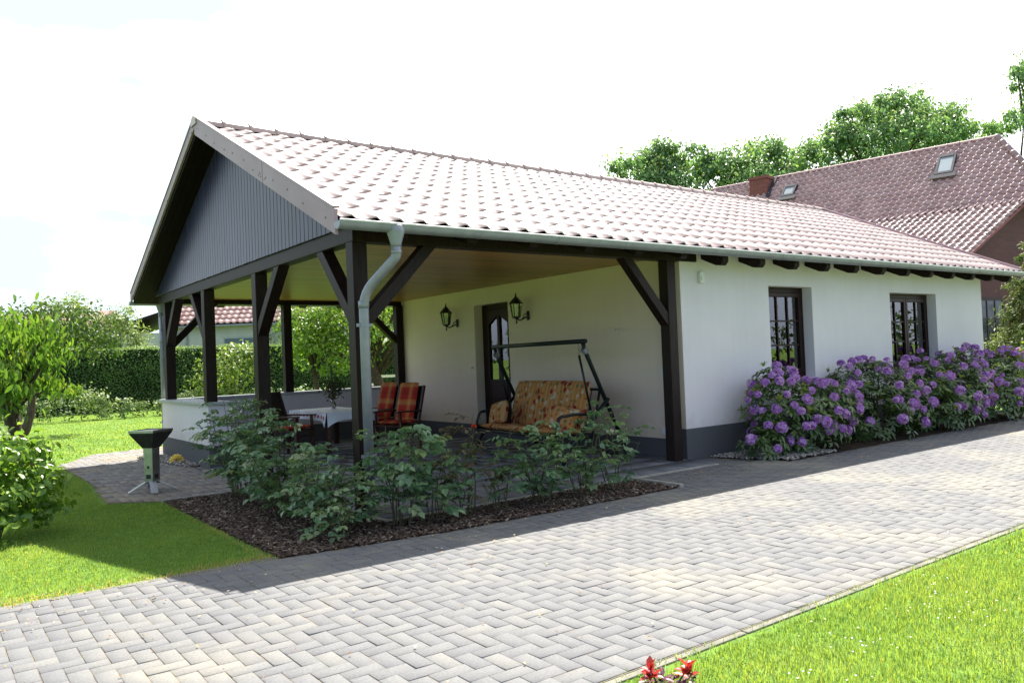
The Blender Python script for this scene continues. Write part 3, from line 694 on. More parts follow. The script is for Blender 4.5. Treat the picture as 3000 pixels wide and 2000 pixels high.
# timber frame
ZB = 2.57
def post(x0, y0, zb): 
    b = MB(); b.box((x0, y0, zb), (x0+.15, y0+.15, ZB)); b.build('post', M['wood'], house, bevel=0.006)
for x, y, z in [(0, -.15, .036), (0, 2.56, .036), (0, 4.75, .961), (0.012, 7.08, .961), (2.08, 7.17, .961), (LP-.165, 7.17, .961)]: post(x, y, z)
b = MB(); b.box((LP-.27, -.15, .02), (LP-.12, 0.0, ZB)); b.build('post', M['wood'], house, bevel=0.006)
def beam(a, c): 
    b = MB(); b.box(a, c); b.build('beam', M['wood'], house, bevel=0.006)
beam((0.0, -.16, ZB), (.15, WY+.1, 2.75)); beam((.151, -.155, ZB), (4.87, -.005, 2.78)); beam((.151, 7.25, ZB), (LP-.002, WY, 2.78))
def brace(p, q, side):
    b = MB(); p = Vector(p); q = Vector(q); d = (q-p).normalized()
    b.bar(p-d*.02, q+d*.06, .115, .13, side); b.build('brace', M['wood'], house, bevel=0.005)
for p, q in [((.075, -.02, 1.86), (.075, .66, 2.58)), ((.075, 2.58, 1.86), (.075, 1.86, 2.58)), ((.075, 4.88, 1.90), (.075, 5.50, 2.58)), ((.085, 7.10, 1.90), (.075, 6.44, 2.58))]: brace(p, q, (1, 0, 0))
for p, q in [((.13, -.075, 1.82), (.86, -.075, 2.58)), ((LP-.25, -.075, 1.80), (3.62, -.075, 2.58)), ((.14, 7.26, 1.86), (.86, 7.30, 2.58)), ((LP-.15, 7.26, 1.86), (3.70, 7.30, 2.58))]: brace(p, q, (0, 1, 0))
# gable boarding in front of the porch
b = MB(); y = -.15; k = 0
while y < WY+.14:
    ya, yb = y+.004, min(y+.108, WY+.15)-.004
    za = 2.715+random.uniform(-.002, .002); t0, t1 = roofz(ya)-.19, roofz(yb)-.19
    pk = [(0, ya), (0, yb)]
    if ya < YR < yb: poly = [(-.024, ya, za), (-.024, yb, za), (-.024, yb, t1), (-.024, YR, ZR-.19), (-.024, ya, t0)]
    else: poly = [(-.024, ya, za), (-.024, yb, za), (-.024, yb, t1), (-.024, ya, t0)]
    if min(t0, t1) > za+.01: b.prism(poly, (.022, 0, 0))
    y += .108
b.build('gable_boarding', M['board'], house, bevel=0.003)
b = MB(); b.add([(0.01, 0, 2.76), (0.01, WY, 2.76), (0.01, YR, ZR-.2)], [(0, 1, 2)]); b.build('gable_backing', M['soot'], house)
b = MB(); b.box((.151, -.004, 2.652), (LP-.002, 7.249, 2.672)); b.build('ceiling', M['ceiling'], house)

# rafters under the eaves
def rafter(x, side):
    b = MB(); ys = (-.02, -.47) if side < 0 else (WY+.02, WY+.47)
    y0, y1 = ys; top = lambda y: roofz(y)-.155
    dz = .16 if x > LP+.2 else .085; e = (y1-y0)
    poly = [(x, y0, top(y0)), (x, y1, top(y1)), (x, y1, top(y1)-dz*.4), (x, y1-e*.10, top(y1)-dz*.7), (x, y1-e*.28, top(y1-e*.28)-dz), (x, y0, top(y0)-dz)]
    b.prism(poly, (.12, 0, 0)); b.build('rafter_tail', M['wood'], house, bevel=0.006)
for k in range(-6, 12): rafter(5.00+k*.783, -1)
for k in range(-6, 0): rafter(5.00+k*.783, 1)

# roof: deck with dark boarded underside, tiles, ridge, verge boards
def deck(y0, y1, t0, t1):
    return [(OG+.03, y0, roofz(y0)-t1), (OG+.03, y1, roofz(y1)-t1), (OG+.03, y1, roofz(y1)-t0), (OG+.03, y0, roofz(y0)-t0)]
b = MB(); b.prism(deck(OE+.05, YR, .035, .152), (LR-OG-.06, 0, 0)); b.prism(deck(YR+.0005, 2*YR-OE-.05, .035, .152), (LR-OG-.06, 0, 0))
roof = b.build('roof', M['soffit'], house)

def tile_sheet(name, parent, m, x0, x1, ncol, ncourse, P, per=10, roll=.025, lip=.017, clip=None, s_max=1.0):
    """interlocking S tiles: P(x, s, h) -> point; s runs 0 (ridge) .. 1 (eaves); every course is a strip with its own front lip"""
    n = ncol*per; u = np.arange(n+1)/per; fr = u % 1
    prof = np.where(fr < .42, roll*(.5-.5*np.cos(np.pi*fr/.42)), np.where(fr < .62, roll*(.5+.5*np.cos(np.pi*(fr-.42)/.20)), -.004*np.sin(np.pi*(fr-.62)/.38))); lipk = .55+.45*np.clip(prof/roll, 0, 1)
    xs = x0+(x1-x0)*u/ncol
    V, F, var = [], [], []; colv = rng.random((ncourse, ncol+1))
    for c in range(ncourse):
        s0, s1 = c/ncourse, (c+1)/ncourse+.10/ncourse
        jit = rng.normal(size=ncol+1)*.0025
        rows_ = []
        for s_, base, sc in ((s0, 0.0, .9), (s1-.005/ncourse, lip, 1.0), (s1, lip-.004, 1.0), (s1, -.006, .70) if c < ncourse-1 else (s1, lip-.014, .92)):
            sel = np.minimum(u.astype(int), ncol)
            rows_.append(np.array([P(x, s_, base*lk+p*sc+(jit[k] if base else 0)) for x, p, k, lk in zip(xs, prof, sel, lipk)]))
        k0 = sum(len(v) for v in V)
        for r_ in rows_: V.append(r_); var.append(colv[c][np.minimum(u.astype(int), ncol)])
        i = np.arange(n)
        if clip is not None:
            i = np.array([q for q in i if clip(xs[q], (s0+s1)/2)], int)
            if len(i) == 0: continue
        for r_ in range(3):
            a_ = k0+r_*(n+1); F.append(np.stack([a_+i, a_+i+1, a_+n+1+i+1, a_+n+1+i], 1))
    o = npmesh(name, np.concatenate(V), np.concatenate(F), m, parent, np.concatenate(var))
    return o
nslope = Vector((0, -SL, 1)).normalized()
def Pn(x, s, h): y = YR+.02+(OE-YR-.02)*s; return (x, y-SL*h*.9, roofz(y)-.03+h*.93)
def Pf(x, s, h): y = YR-.02+(YR-OE+.02)*s; return (x, y+SL*h*.9, roofz(y)-.03+h*.93)
for P in (Pn, Pf):
    t = tile_sheet('tiles', roof, M['tile'], OG+.045, LR, 59, 12, P, per=14)
# ridge caps
b = MB(); n = 40; L = (LR-OG+.02)/n
for k in range(n):
    xa = OG-.02+k*L
    for (x, r_) in ((None, None),):
        ring = []
        for (xx, rr, dz) in ((xa, .106, .006), (xa+.035, .108, .006), (xa+.04, .100, 0), (xa+L+.01, .096, -.002)):
            ring.append([(xx, YR+rr*1.12*cos(t_), ZR-.055+dz+rr*sin(t_)) for t_ in np.linspace(-.15, pi+.15, 11)])
        vs = [p for q in ring for p in q]; b.add(vs, [(r0*11+i, r0*11+i+1, (r0+1)*11+i+1, (r0+1)*11+i) for r0 in range(3) for i in range(10)])
        b.add([ring[0][i] for i in range(11)], [tuple(range(11))])
b.build('ridge_tiles', M['tile'], roof)
# verge boards
M['nail'] = mat('nail_head', (0.10, 0.08, 0.08), None, 10, 0.5)
for sgn in (1, -1):
    for end, (x0, x1) in enumerate(((OG-.005, OG+.026), (LR-.02, LR+.012))):
        b = MB(); yy = lambda s: YR-sgn*(YR-OE)*s
        for (s0, s1) in ((0.0, .585), (.588, 1.005)):
            hb = -.185 if sgn > 0 else -.09; pts = [(x0, yy(s0), roofz(yy(s0))+.045), (x0, yy(s1), roofz(yy(s1))+.045), (x0, yy(s1), roofz(yy(s1))+hb), (x0, yy(s0), roofz(yy(s0))+hb)]
            b.prism(pts, (x1-x0, 0, 0))
        b.cur = 1
        if end == 0:
            for s in (.03, .12, .2, .29, .36, .45, .52, .57, .61, .66, .75, .84, .96):
                y = yy(s); z = roofz(y)-.07-.05*random.random()
                b.tube([(x0-.004, y, z), (x0+.002, y, z)], .011, 8)
            for s in (.56, .575, .60):
                b.tube([(x0-.004, yy(s), roofz(yy(s))-.13), (x0+.002, yy(s), roofz(yy(s))-.13)], .009, 8)
        b.cur = 0
        b.build('bargeboard', [M['bargeboard'], M['nail']], roof, bevel=0.003)
b = MB()
for sgn in (1, -1):
    yy = lambda s: YR-sgn*(YR-OE)*s
    b.bar((OG+.02, yy(.02), roofz(yy(.02))+.055), (OG+.02, yy(1.0), roofz(yy(1.0))+.055), .07, .018, (0, sgn*SL*-1, 1))
b.build('verge_cap', M['bargeboard'], roof)

# gutters with joints, hangers' bead and downpipes
def gutter(yc, name_parent):
    b = MB(); zc = 2.660; r_ = .068; x0, x1 = OG-.01, LR+.0
    k = 12; sg = -1 if yc < 0 else 1
    ang = [pi+pi*i/k for i in range(k+1)]
    out = [(yc+r_*cos(a_), zc+r_*sin(a_)) for a_ in ang]; inn = [(yc+(r_-.004)*cos(a_), zc+(r_-.004)*sin(a_)) for a_ in ang]
    poly = [(x0, y, z) for y, z in out]+[(x0, y, z) for y, z in reversed(inn)]
    n = len(poly); vs = poly+[(x1, y, z) for _, y, z in poly]
    b.add(vs, [(i, (i+1) % n, n+(i+1) % n, n+i) for i in range(n)])
    for x in (x0, x1-.004): b.prism([(x, y, z) for y, z in out], (.004, 0, 0))
    b.cur = 1; b.tube([(x0, yc+sg*r_, zc+.004), (x1, yc+sg*r_, zc+.004)], .011, 8); b.cur = 0
    x = x0+.5
    while x < x1:
        vs = []
        for xx in (x, x+.022): vs += [(xx, yc+(r_+.0035)*cos(a_), zc+(r_+.0035)*sin(a_)) for a_ in ang]
        m_ = len(ang); b.add(vs, [(i, i+1, m_+i+1, m_+i) for i in range(m_-1)]+[tuple(range(m_)), tuple(range(m_, 2*m_))]); x += .98
    return b.build('gutter', [M['zinc'], M['bright_steel']], name_parent, smooth=False)
gutter(-.595, house); gutter(WY+.595, house)
def curve(pts, n=7):
    """rounded polyline"""
    pts = [Vector(p) for p in pts]; out = [pts[0]]
    for i in range(1, len(pts)-1):
        a_, p, c_ = pts[i-1], pts[i], pts[i+1]; r_ = min((p-a_).length, (c_-p).length)*.33; 
        s_ = p+(a_-p).normalized()*r_; e = p+(c_-p).normalized()*r_
        for t_ in range(n+1): t_ /= n; out.append(s_*(1-t_)**2+p*2*t_*(1-t_)+e*t_*t_)
    return out+[pts[-1]]
def downpipe(x, yg, yw_, xw):
    b = MB()
    b.tube([(x, yg, 2.66), (x, yg, 2.60), (x, yg, 2.49), (x, yg, 2.47)], [.085, .083, .05, .05], 16)
    b.tube(curve([(x, yg, 2.49), (x, yg, 2.38), (xw, yw_, 2.07), (xw, yw_, 0.03)]), .046, 16)
    b.tube([(xw, yw_, 2.0), (xw, yw_, 1.93)], .050, 16); b.tube([(x, yg, 2.44), (x, yg, 2.40)], .050, 16)
    dp = b.build('downpipe', M['zinc'], house, smooth=True)
    for z in (1.76, 0.55):
        c = MB(); c.tube([(xw, yw_, z), (xw, yw_, z+.025)], .052, 16); sg = 1 if yg < yw_ else -1
        c.tube([(xw, yw_+.04*sg, z+.012), (xw, yw_+.1*sg, z+.012)], .006, 6); c.box((xw-.075, yw_-.01, z), (xw-.05, yw_+.01, z+.03)); c.box((xw+.05, yw_-.01, z), (xw+.075, yw_+.01, z+.03))
        c.build('pipe_clamp', M['zinc'], dp)
downpipe(.22, -.595, -.25, .045)
downpipe(.16, WY+.595, WY+.17, .07)

# ------------------------------------------------------------------ fittings on the walls
def lantern(name, y, label):
    t = thing(name, label, 'wall lamp', (LP, y, 2.09), 0, 'black lanterns either side of the porch door'); t.scale = (.9, .88, .88)
    b = MB(); b.lathe([(0.02, -.085), (.038, -.075), (.045, 0), (.038, .075), (.02, .085)], (0, 0, 0), 14)
    for i, v in enumerate(b.v): b.v[i] = (-.012+ (v[0])*.35, v[1], v[2])
    b.build('wall_plate', M['black'], t, smooth=True)
    b = MB(); b.tube(curve([(-.02, 0, -.02), (-.10, 0, -.05), (-.20, 0, -.09), (-.27, 0, -.055), (-.27, 0, -.01)]), .012, 10)
    b.tube(curve([(-.03, 0, .03), (-.09, 0, .03), (-.11, 0, -.03), (-.15, 0, -.06)]), .008, 8); b.lathe([(.006, -.15), (.018, -.13), (.01, -.10), (.014, -.06)], (-.27, 0, 0), 10)
    b.build('bracket', M['black'], t, smooth=True)
    cx = -.27; b = MB(); rt = pi/6
    b.lathe([(.03, -.06), (.075, -.035), (.078, -.02), (.06, -.015)], (cx, 0, 0), 6, rt)
    b.lathe([(.098, .215), (.128, .205), (.122, .225), (.055, .30), (.05, .315), (.022, .33), (.028, .345), (.010, .36), (.015, .385), (.004, .41)], (cx, 0, 0), 6, rt)
    for k in range(6):
        a_ = rt+k*pi/3; b.bar((cx+.074*cos(a_), .074*sin(a_), -.02), (cx+.106*cos(a_), .106*sin(a_), .21), .012, .012, (cos(a_), sin(a_), 0.01))
    b.build('lantern_frame', M['black'], t)
    b = MB(); pr_ = [(.068, -.018), (.098, .208)]
    b.lathe(pr_, (cx, 0, 0), 6, rt); b.build('lantern_glass', M['lampglass'], t)
    b = MB(); b.lathe([(.022, .0), (.022, .05), (.03, .07), (.034, .10), (.03, .13), (.012, .15)], (cx, 0, 0), 12); b.build('bulb', M['white'], t, smooth=True)
    return t
lantern('wall_lantern', 5.17, 'black wall lantern left of the porch door')
lantern('wall_lantern', 3.07, 'black wall lantern right of the porch door, above the swing')
def plate(name, c, sz, label, cat, ax):
    b = MB(); x, y, z = c; w, h, d = sz
    if ax == 'x': b.box((x-d, y-w/2, z-h/2), (x, y+w/2, z+h/2)); b.box((x-d-.006, y-w*.3, z-h*.36), (x-d, y+w*.3, z-h*.04)); b.box((x-d-.006, y-w*.3, z+h*.04), (x-d, y+w*.3, z+h*.36))
    else: b.box((x-w/2, y-d, z-h/2), (x+w/2, y, z+h/2)); b.box((x-w*.32, y-d-.012, z-h*.30), (x+w*.32, y-d, z+h*.12))
    tag(b.build(name, M['white'], bevel=0.004), label, cat)
plate('light_switch', (LP-.001, .22, 1.15), (.085, .155, .02), 'white double light switch on the porch wall beside the post', 'switch', 'x')
plate('wall_socket', (LP-.001, .23, .38), (.085, .10, .03), 'white covered socket low on the porch wall beside the post', 'socket', 'x')
plate('outdoor_sensor', (4.96, YW-.001, 2.37), (.085, .14, .045), 'small white sensor box high on the outer wall', 'sensor', 'y')
b = MB(); b.tube([(LP, 1.04, 1.76), (LP-.05, 1.04, 1.75), (LP-.10, 1.0, 1.77), (LP-.11, .94, 1.745)], .010, 6)
tag(b.build('wall_hook', M['white'], smooth=True), 'small pale hook on the porch wall above the swing', 'hook')
b = MB(); b.tube([(LP, 4.73, 1.28), (LP-.03, 4.73, 1.28)], .022, 10); b.tube([(LP-.03, 4.73, 1.28), (LP-.04, 4.73, 1.28)], .012, 10)
tag(b.build('doorbell', M['white'], smooth=True), 'tiny round white bell push left of the porch door', 'doorbell')

# ------------------------------------------------------------------ garden swing
def patterned(name, kind):
    m, n, b = nmat(name)
    c = n.nodes.new('ShaderNodeTexCoord'); s = n.nodes.new('ShaderNodeSeparateXYZ'); n.links.new(c.outputs['Object'], s.inputs[0])
    def m2(op, a_, v):
        k = n.nodes.new('ShaderNodeMath'); k.operation = op
        for i, q in enumerate((a_, v)):
            if hasattr(q, 'is_output'): n.links.new(q, k.inputs[i])
            else: k.inputs[i].default_value = q
        return k.outputs[0]
    if kind == 'flower':
        st = m2('FRACT', m2('MULTIPLY', s.outputs[1], 11.0), 0)
        base = mixc(n, m2('LESS_THAN', st, .42), (0.50, 0.215, 0.055), (0.50, 0.29, 0.12))
        for (sc, off, th, col) in ((9.0, 3.1, .26, (0.15, 0.17, 0.06)), (8.5, 7.3, .27, (0.52, 0.43, 0.28)), (7.5, 0.0, .27, (0.27, 0.03, 0.022)), (11.0, 11.0, .20, (0.36, 0.09, 0.035))):
            mp = n.nodes.new('ShaderNodeMapping'); mp.inputs['Location'].default_value = (off, off*.7, off*.3); n.links.new(c.outputs['Object'], mp.inputs[0])
            nz_ = tex(n, 9, 2, vec=mp.outputs[0]); v_ = n.nodes.new('ShaderNodeTexVoronoi'); v_.inputs['Scale'].default_value = sc
            mm = n.nodes.new('ShaderNodeMixRGB'); mm.inputs['Fac'].default_value = .05; n.links.new(mp.outputs[0], mm.inputs['Color1']); n.links.new(nz_.outputs['Color'], mm.inputs['Color2'])
            n.links.new(mm.outputs['Color'], v_.inputs['Vector'])
            base = mixc(n, m2('LESS_THAN', v_.outputs['Distance'], th), base, col)
    else:
        cols = []
        def band(ax, f, ph):
            return ramp(n, m2('FRACT', m2('ADD', m2('MULTIPLY', s.outputs[ax], f), ph), 0),
                        [(0, (0.50, 0.035, 0.022)), (.24, (0.42, 0.028, 0.02)), (.30, (0.60, 0.22, 0.05)), (.5, (0.62, 0.33, 0.11)), (.62, (0.50, 0.05, 0.025)), (1, (0.28, 0.018, 0.02))]).outputs['Color']
        base = mixc(n, .5, band(1, 4.0, .1), band(2, 3.4, .35))
    n.links.new(base, b.inputs['Base Color']); b.inputs['Roughness'].default_value = 0.85; b.inputs['Specular IOR Level'].default_value = 0.15
    t2 = tex(n, 130, 2); bump(n, b, t2.outputs['Fac'], .2, .003)
    return m
M['flower_fabric'] = patterned('orange_flower_fabric', 'flower')
M['plaid'] = patterned('red_plaid_fabric', 'plaid')

def cushion(name, w, h, d, m, parent, seams=(), puff=.5, nx=24, ny=16, mtx=None, sag=0.0):
    """soft padded slab: w along Y, h along Z, thickness d along X (front at -X), tufted at the seams"""
    V, F = [], []
    def side(sg):
        k = len(V)
        for j in range(ny+1):
            for i in range(nx+1):
                u, v = i/nx*2-1, j/ny*2-1
                e = (1-abs(u)**6)**.5*(1-abs(v)**6)**.5
                tuft = 1.0
                for sx in seams: tuft -= .55*math.exp(-((u-sx)*w/.06)**2)
                tk = d/2*(.25+.75*e)*(1-puff*.3+puff*.3*cos(u*pi/2)*cos(v*pi/2))*max(tuft, .3) if e > 0 else 0
                rr = 1-.03*abs(v)**4
                V.append((sg*tk, u*w/2*rr, v*h/2*(1-.03*abs(u)**4)-sag*(1-u*u)))
        for j in range(ny):
            for i in range(nx):
                a_ = k+j*(nx+1)+i; F.append((a_, a_+1, a_+nx+2, a_+nx+1) if sg > 0 else (a_, a_+nx+1, a_+nx+2, a_+1))
    side(-1); side(1)
    o = npmesh(name, V, F, m, parent, smooth=True)
    if mtx is not None: o.matrix_local = mtx
    return o
AR, AL = Vector((3.60, .71, 0)), Vector((3.76, 2.90, 0))
wdir = (AL-AR).normalized(); SWL = (AL-AR).length
sw = thing('garden_swing', 'dark green canopy swing without roof, orange flowered cushions, before the porch wall', 'garden swing', ((AR.x+AL.x)/2, (AR.y+AL.y)/2, .037), math.atan2(wdir.y, wdir.x)-pi/2)
hw = SWL/2; ZT = 1.56                    # local axes: +Y to the left end, +X to the wall
b = MB(); b.tube([(0, -hw-.06, ZT), (0, hw+.06, ZT)], .03, 12); b.build('top_bar', M['swingmetal'], sw, smooth=True)
for sg in (-1, 1):
    y = sg*hw
    b = MB(); b.tube([(0, y, ZT-.02), (.02, y, ZT-.10), (.70, y, 0.0)], .028, 12); lg = b.build('leg', M['swingmetal'], sw, smooth=True)
    b = MB(); b.tube(curve([(.36, y+sg*.03, .80), (.05, y+sg*.03, .52), (-.30, y+sg*.03, .22), (-.42, y+sg*.03, 0.0)]), .026, 12); b.build('leg', M['swingmetal'], sw, smooth=True)
    b = MB(); b.tube([(0.0, y, ZT-.1), (.05, y, ZT-.14)], .045, 10); b.build('joint_cap', M['zinc'], lg)
    b = MB(); ys = y-sg*.09
    b.tube([(.0, ys, ZT-.18), (.16, ys, .62)], .016, 10); hg = b.build('hanger_rod', M['swingmetal'], sw, smooth=True)
    b = MB()
    for k in range(5):
        z = ZT-.03-.03*k; b.tube([(.006*(k % 2), ys+.012, z), (.006, ys-.012*(1 if k % 2 else -1), z-.015), (0, ys, z-.03)], .005, 6)
    b.build('spring', M['zinc'], hg)
    b = MB(); b.tube(curve([(.20, ys, .60), (-.10, ys, .62), (-.36, ys, .60), (-.42, ys, .45), (-.40, ys, .34)], 6), .020, 10); b.tube([(-.40, ys, .34), (.16, ys, .30)], .018, 8)
    b.tube([(.16, ys, .30), (.32, ys, .92)], .018, 8); b.build('armrest', M['swingmetal'], sw, smooth=True)
b = MB(); q = hw-.09
b.tube([(-.40, -q, .34), (-.40, q, .34)], .020, 10); b.tube([(.16, -q, .30), (.16, q, .30)], .018, 8); b.tube([(.32, -q, .92), (.32, q, .92)], .018, 8)
for k in range(1, 12): b.tube([(-.40, -q+2*q*k/12, .335), (.16, -q+2*q*k/12, .30)], .006, 6); b.tube([(.165, -q+2*q*k/12, .30), (.32, -q+2*q*k/12, .92)], .006, 6)
b.tube([(.70, -hw, .03), (.70, hw, .03)], .022, 8)
b.build('seat_frame', M['swingmetal'], sw, smooth=True)
cw = 2*q-.06
cushion('seat_cushion', cw, .56, .10, M['flower_fabric'], sw, (-1/3, 1/3), mtx=Matrix.Translation((-.14, 0, .385)) @ Matrix.Rotation(R(-86), 4, 'Y'))
bc = cushion('back_cushion', cw-.16, .70, .12, M['flower_fabric'], sw, (-1/3, 1/3), nx=42, mtx=Matrix.Translation((.155, -.04, .70)) @ Matrix.Rotation(R(15), 4, 'Y'))
def pillow(label, loc, rot, w=.46, h=.34):
    o = cushion('pillow', w, h, .17, M['flower_fabric'], None, (), .9)
    base = sw.matrix_basis if False else Matrix.Translation(sw.location) @ Matrix.Rotation(sw.rotation_euler.z, 4, 'Z')
    o.matrix_world = base @ Matrix.Translation(loc) @ Matrix.Rotation(rot[2], 4, 'Z') @ Matrix.Rotation(rot[1], 4, 'Y') @ Matrix.Rotation(rot[0], 4, 'X')
    tag(o, label, 'pillow', 'flowered pillows on the garden swing')
pillow('orange flowered pillow at the left armrest of the swing', (-.22, hw-.40, .585), (R(-10), R(14), R(-12)), .54, .33)
pillow('orange flowered pillow lying by the right armrest of the swing', (-.08, -hw+.40, .56), (R(12), R(38), R(26)), .46, .34)

# ------------------------------------------------------------------ table and chairs
TX, TY = 2.24, 5.53
tb = thing('garden_table', 'dark wooden garden table under a white cloth with red edge', 'table', (TX, TY, .036), R(0))
hx, hy, hz = .43, .78, .635
b = MB(); b.box((-hx, -hy, hz-.03), (hx, hy, hz)); b.build('tabletop', M['chair_wood'], tb, bevel=.005)
b = MB(); b.box((-hx+.07, -hy+.09, hz-.11), (hx-.07, -hy+.12, hz-.031)); b.box((-hx+.07, hy-.12, hz-.11), (hx-.07, hy-.09, hz-.031))
b.box((-hx+.05, -hy+.12, hz-.11), (-hx+.08, hy-.12, hz-.031)); b.box((hx-.08, -hy+.12, hz-.11), (hx-.05, hy-.12, hz-.031)); b.build('apron', M['chair_wood'], tb)
for sx in (-1, 1):
    for sy in (-1, 1):
        b = MB(); x, y = sx*(hx-.06), sy*(hy-.10); b.box((x-.035, y-.035, 0), (x+.035, y+.035, hz-.031)); b.build('leg', M['chair_wood'], tb, bevel=.004)
def clothmat():
    m, n, b = nmat('checked_tablecloth')
    c = n.nodes.new('ShaderNodeAttribute'); c.attribute_name = 'var'
    col = ramp(n, c.outputs['Fac'], [(0, (0.78, 0.80, 0.82)), (.49, (0.78, 0.80, 0.82)), (.51, (0.52, 0.03, 0.03)), (1, (0.52, 0.03, 0.03))])
    n.links.new(col.outputs['Color'], b.inputs['Base Color']); b.inputs['Roughness'].default_value = .6
    return m
def tablecloth():
    ox, oy, drop = hx+.012, hy+.012, .12
    V, F, var = [], [], []
    def quad(pts, v):
        k = len(V); V.extend(pts); F.append((k, k+1, k+2, k+3)); var.extend([v]*4)
    z = hz+.006; nx, ny = 12, 24
    for i in range(nx):
        for j in range(ny):
            xa, xb = -ox+2*ox*i/nx, -ox+2*ox*(i+1)/nx; ya, yb = -oy+2*oy*j/ny, -oy+2*oy*(j+1)/ny
            quad([(xa, ya, z), (xb, ya, z), (xb, yb, z), (xa, yb, z)], 0)
    def dropz(t, u): return z-drop*t*(1+.12*sin(u*9))
    ring = []
    N_ = 88; per = 4*(ox+oy)
    for k in range(N_+1):
        s = per*k/N_
        if s <= 2*ox: p, o_ = (-ox+s, -oy), (0, -1)
        elif s <= 2*ox+2*oy: p, o_ = (ox, -oy+s-2*ox), (1, 0)
        elif s <= 4*ox+2*oy: p, o_ = (ox-(s-2*ox-2*oy), oy), (0, 1)
        else: p, o_ = (-ox, oy-(s-4*ox-2*oy)), (-1, 0)
        ring.append((p, o_, s))
    rows_ = 3
    for k in range(N_):
        for r_ in range(rows_):
            pts = []
            for (kk, rr) in ((k, r_), (k+1, r_), (k+1, r_+1), (k, r_+1)):
                (px, py), (ox_, oy_), s = ring[kk]; t_ = rr/rows_
                cd = min(abs(abs(px)-ox), 9)+min(abs(abs(py)-oy), 9)
                ex = 1+(.9*math.exp(-cd*9))
                wv = .022*sin(s*13)*t_
                pts.append((px+ox_*(.006+wv+.02*t_), py+oy_*(.006+wv+.02*t_), z-drop*ex*t_))
            quad(pts, 1 if r_ == 1 and k % 2 == 0 and ring[k][1][0] == -1 else (.25 if (r_+k) % 3 else 0))
    o = npmesh('tablecloth', V, F, clothmat(), None, var)
    o.location = (TX, TY, .036)
    tag(o, 'white tablecloth with red checked border on the porch table', 'tablecloth')
tablecloth()
vx, vy, vz = TX+.10, TY+.16, .036+hz+.007
b = MB(); b.lathe([(.03, 0), (.045, .01), (.05, .05), (.038, .10), (.055, .16), (.06, .165), (.052, .155), (.034, .10), (.045, .05), (.03, .015)], (0, 0, 0), 16)
o = b.build('glass_vase', M['vase_glass'], smooth=True); o.location = (vx, vy, vz); tag(o, 'small clear glass vase on the white tablecloth', 'vase')
bq = thing('bouquet', 'dark leafy bouquet with tall stem standing in the glass vase', 'bouquet', (vx, vy, vz+.02))
b = MB()
for k in range(9): b.tube([(0, 0, 0), (random.uniform(-.03, .03), random.uniform(-.03, .03), .14), (random.uniform(-.14, .14), random.uniform(-.14, .14), random.uniform(.26, .46))], .004, 5)
b.tube([(0, 0, 0), (.0, .02, .3), (-.01, .04, .72)], [.008, .008, .02], 6)
b.build('stems', M['stem'], bq)
M['dark_leaf'] = leafmat('dark_bouquet_leaves', [(0.015, 0.035, 0.010), (0.045, 0.075, 0.02), (0.07, 0.03, 0.02), (0.12, 0.13, 0.03)], .5, .25)
p = rng.normal(size=(260, 3))*np.array([.085, .085, .10])+np.array([0, 0, .30])
leaves('foliage', p, rdir(260), rdir(260)+np.array([0, 0, .5]), .055, .03, M['dark_leaf'], bq, 'oval')

def chair(label, loc, rz, cush=True):
    """folding garden chair facing +X: mesh back, slatted arms, red plaid pad"""
    t = thing('garden_chair', label, 'chair', loc, rz, 'wooden chairs round the porch table')
    for s in (-1, 1):
        y = s*.27
        b = MB(); b.bar((.22, y, 0), (.20, y, .60), .03, .045, (1, 0, 0)); b.build('leg', M['chair_wood'], t, bevel=.003)
        b = MB(); b.bar((-.22, y, 0), (-.20, y, .45), .03, .045, (1, 0, 0)); b.bar((-.20, y, .44), (-.36, y, 1.00), .03, .045, (1, 0, 0)); b.build('rear_post', M['chair_wood'], t, bevel=.003)
        b = MB(); b.box((-.26, y-.03, .60), (.28, y+.03, .625)); b.build('armrest', M['chair_wood'], t, bevel=.006)
    b = MB(); b.box((-.22, -.25, .38), (.24, .25, .41)); b.bar((.21, -.255, .30), (.21, .255, .30), .02, .03); b.build('seat', M['chair_wood'], t)
    b = MB(); b.bar((-.355, -.255, .97), (-.355, .255, .97), .03, .05); b.prism([(-.215, -.25, .47), (-.215, .25, .47), (-.35, .25, .95), (-.35, -.25, .95)], (-.012, 0, 0)); b.build('backrest', M['mesh_fabric'], t)
    if cush:
        cushion('seat_pad', .48, .46, .06, M['plaid'], t, (), mtx=Matrix.Translation((.0, 0, .445)) @ Matrix.Rotation(R(-90), 4, 'Y'))
        if cush == 2: cushion('back_pad', .42, .62, .07, M['plaid'], t, (), nx=16, ny=20, mtx=Matrix.Translation((-.225, 0, .755)) @ Matrix.Rotation(R(164), 4, 'Y') )
    return t
chair('dark mesh-backed chair with red seat pad left of the table', (1.36, 5.08, .037), R(-50), 1)
chair('chair with red plaid pads standing closest to the swing', (2.80, 4.30, .037), R(196), 2)
chair('chair with red plaid pads half hidden behind the corner post', (2.84, 5.12, .037), R(190), 2)

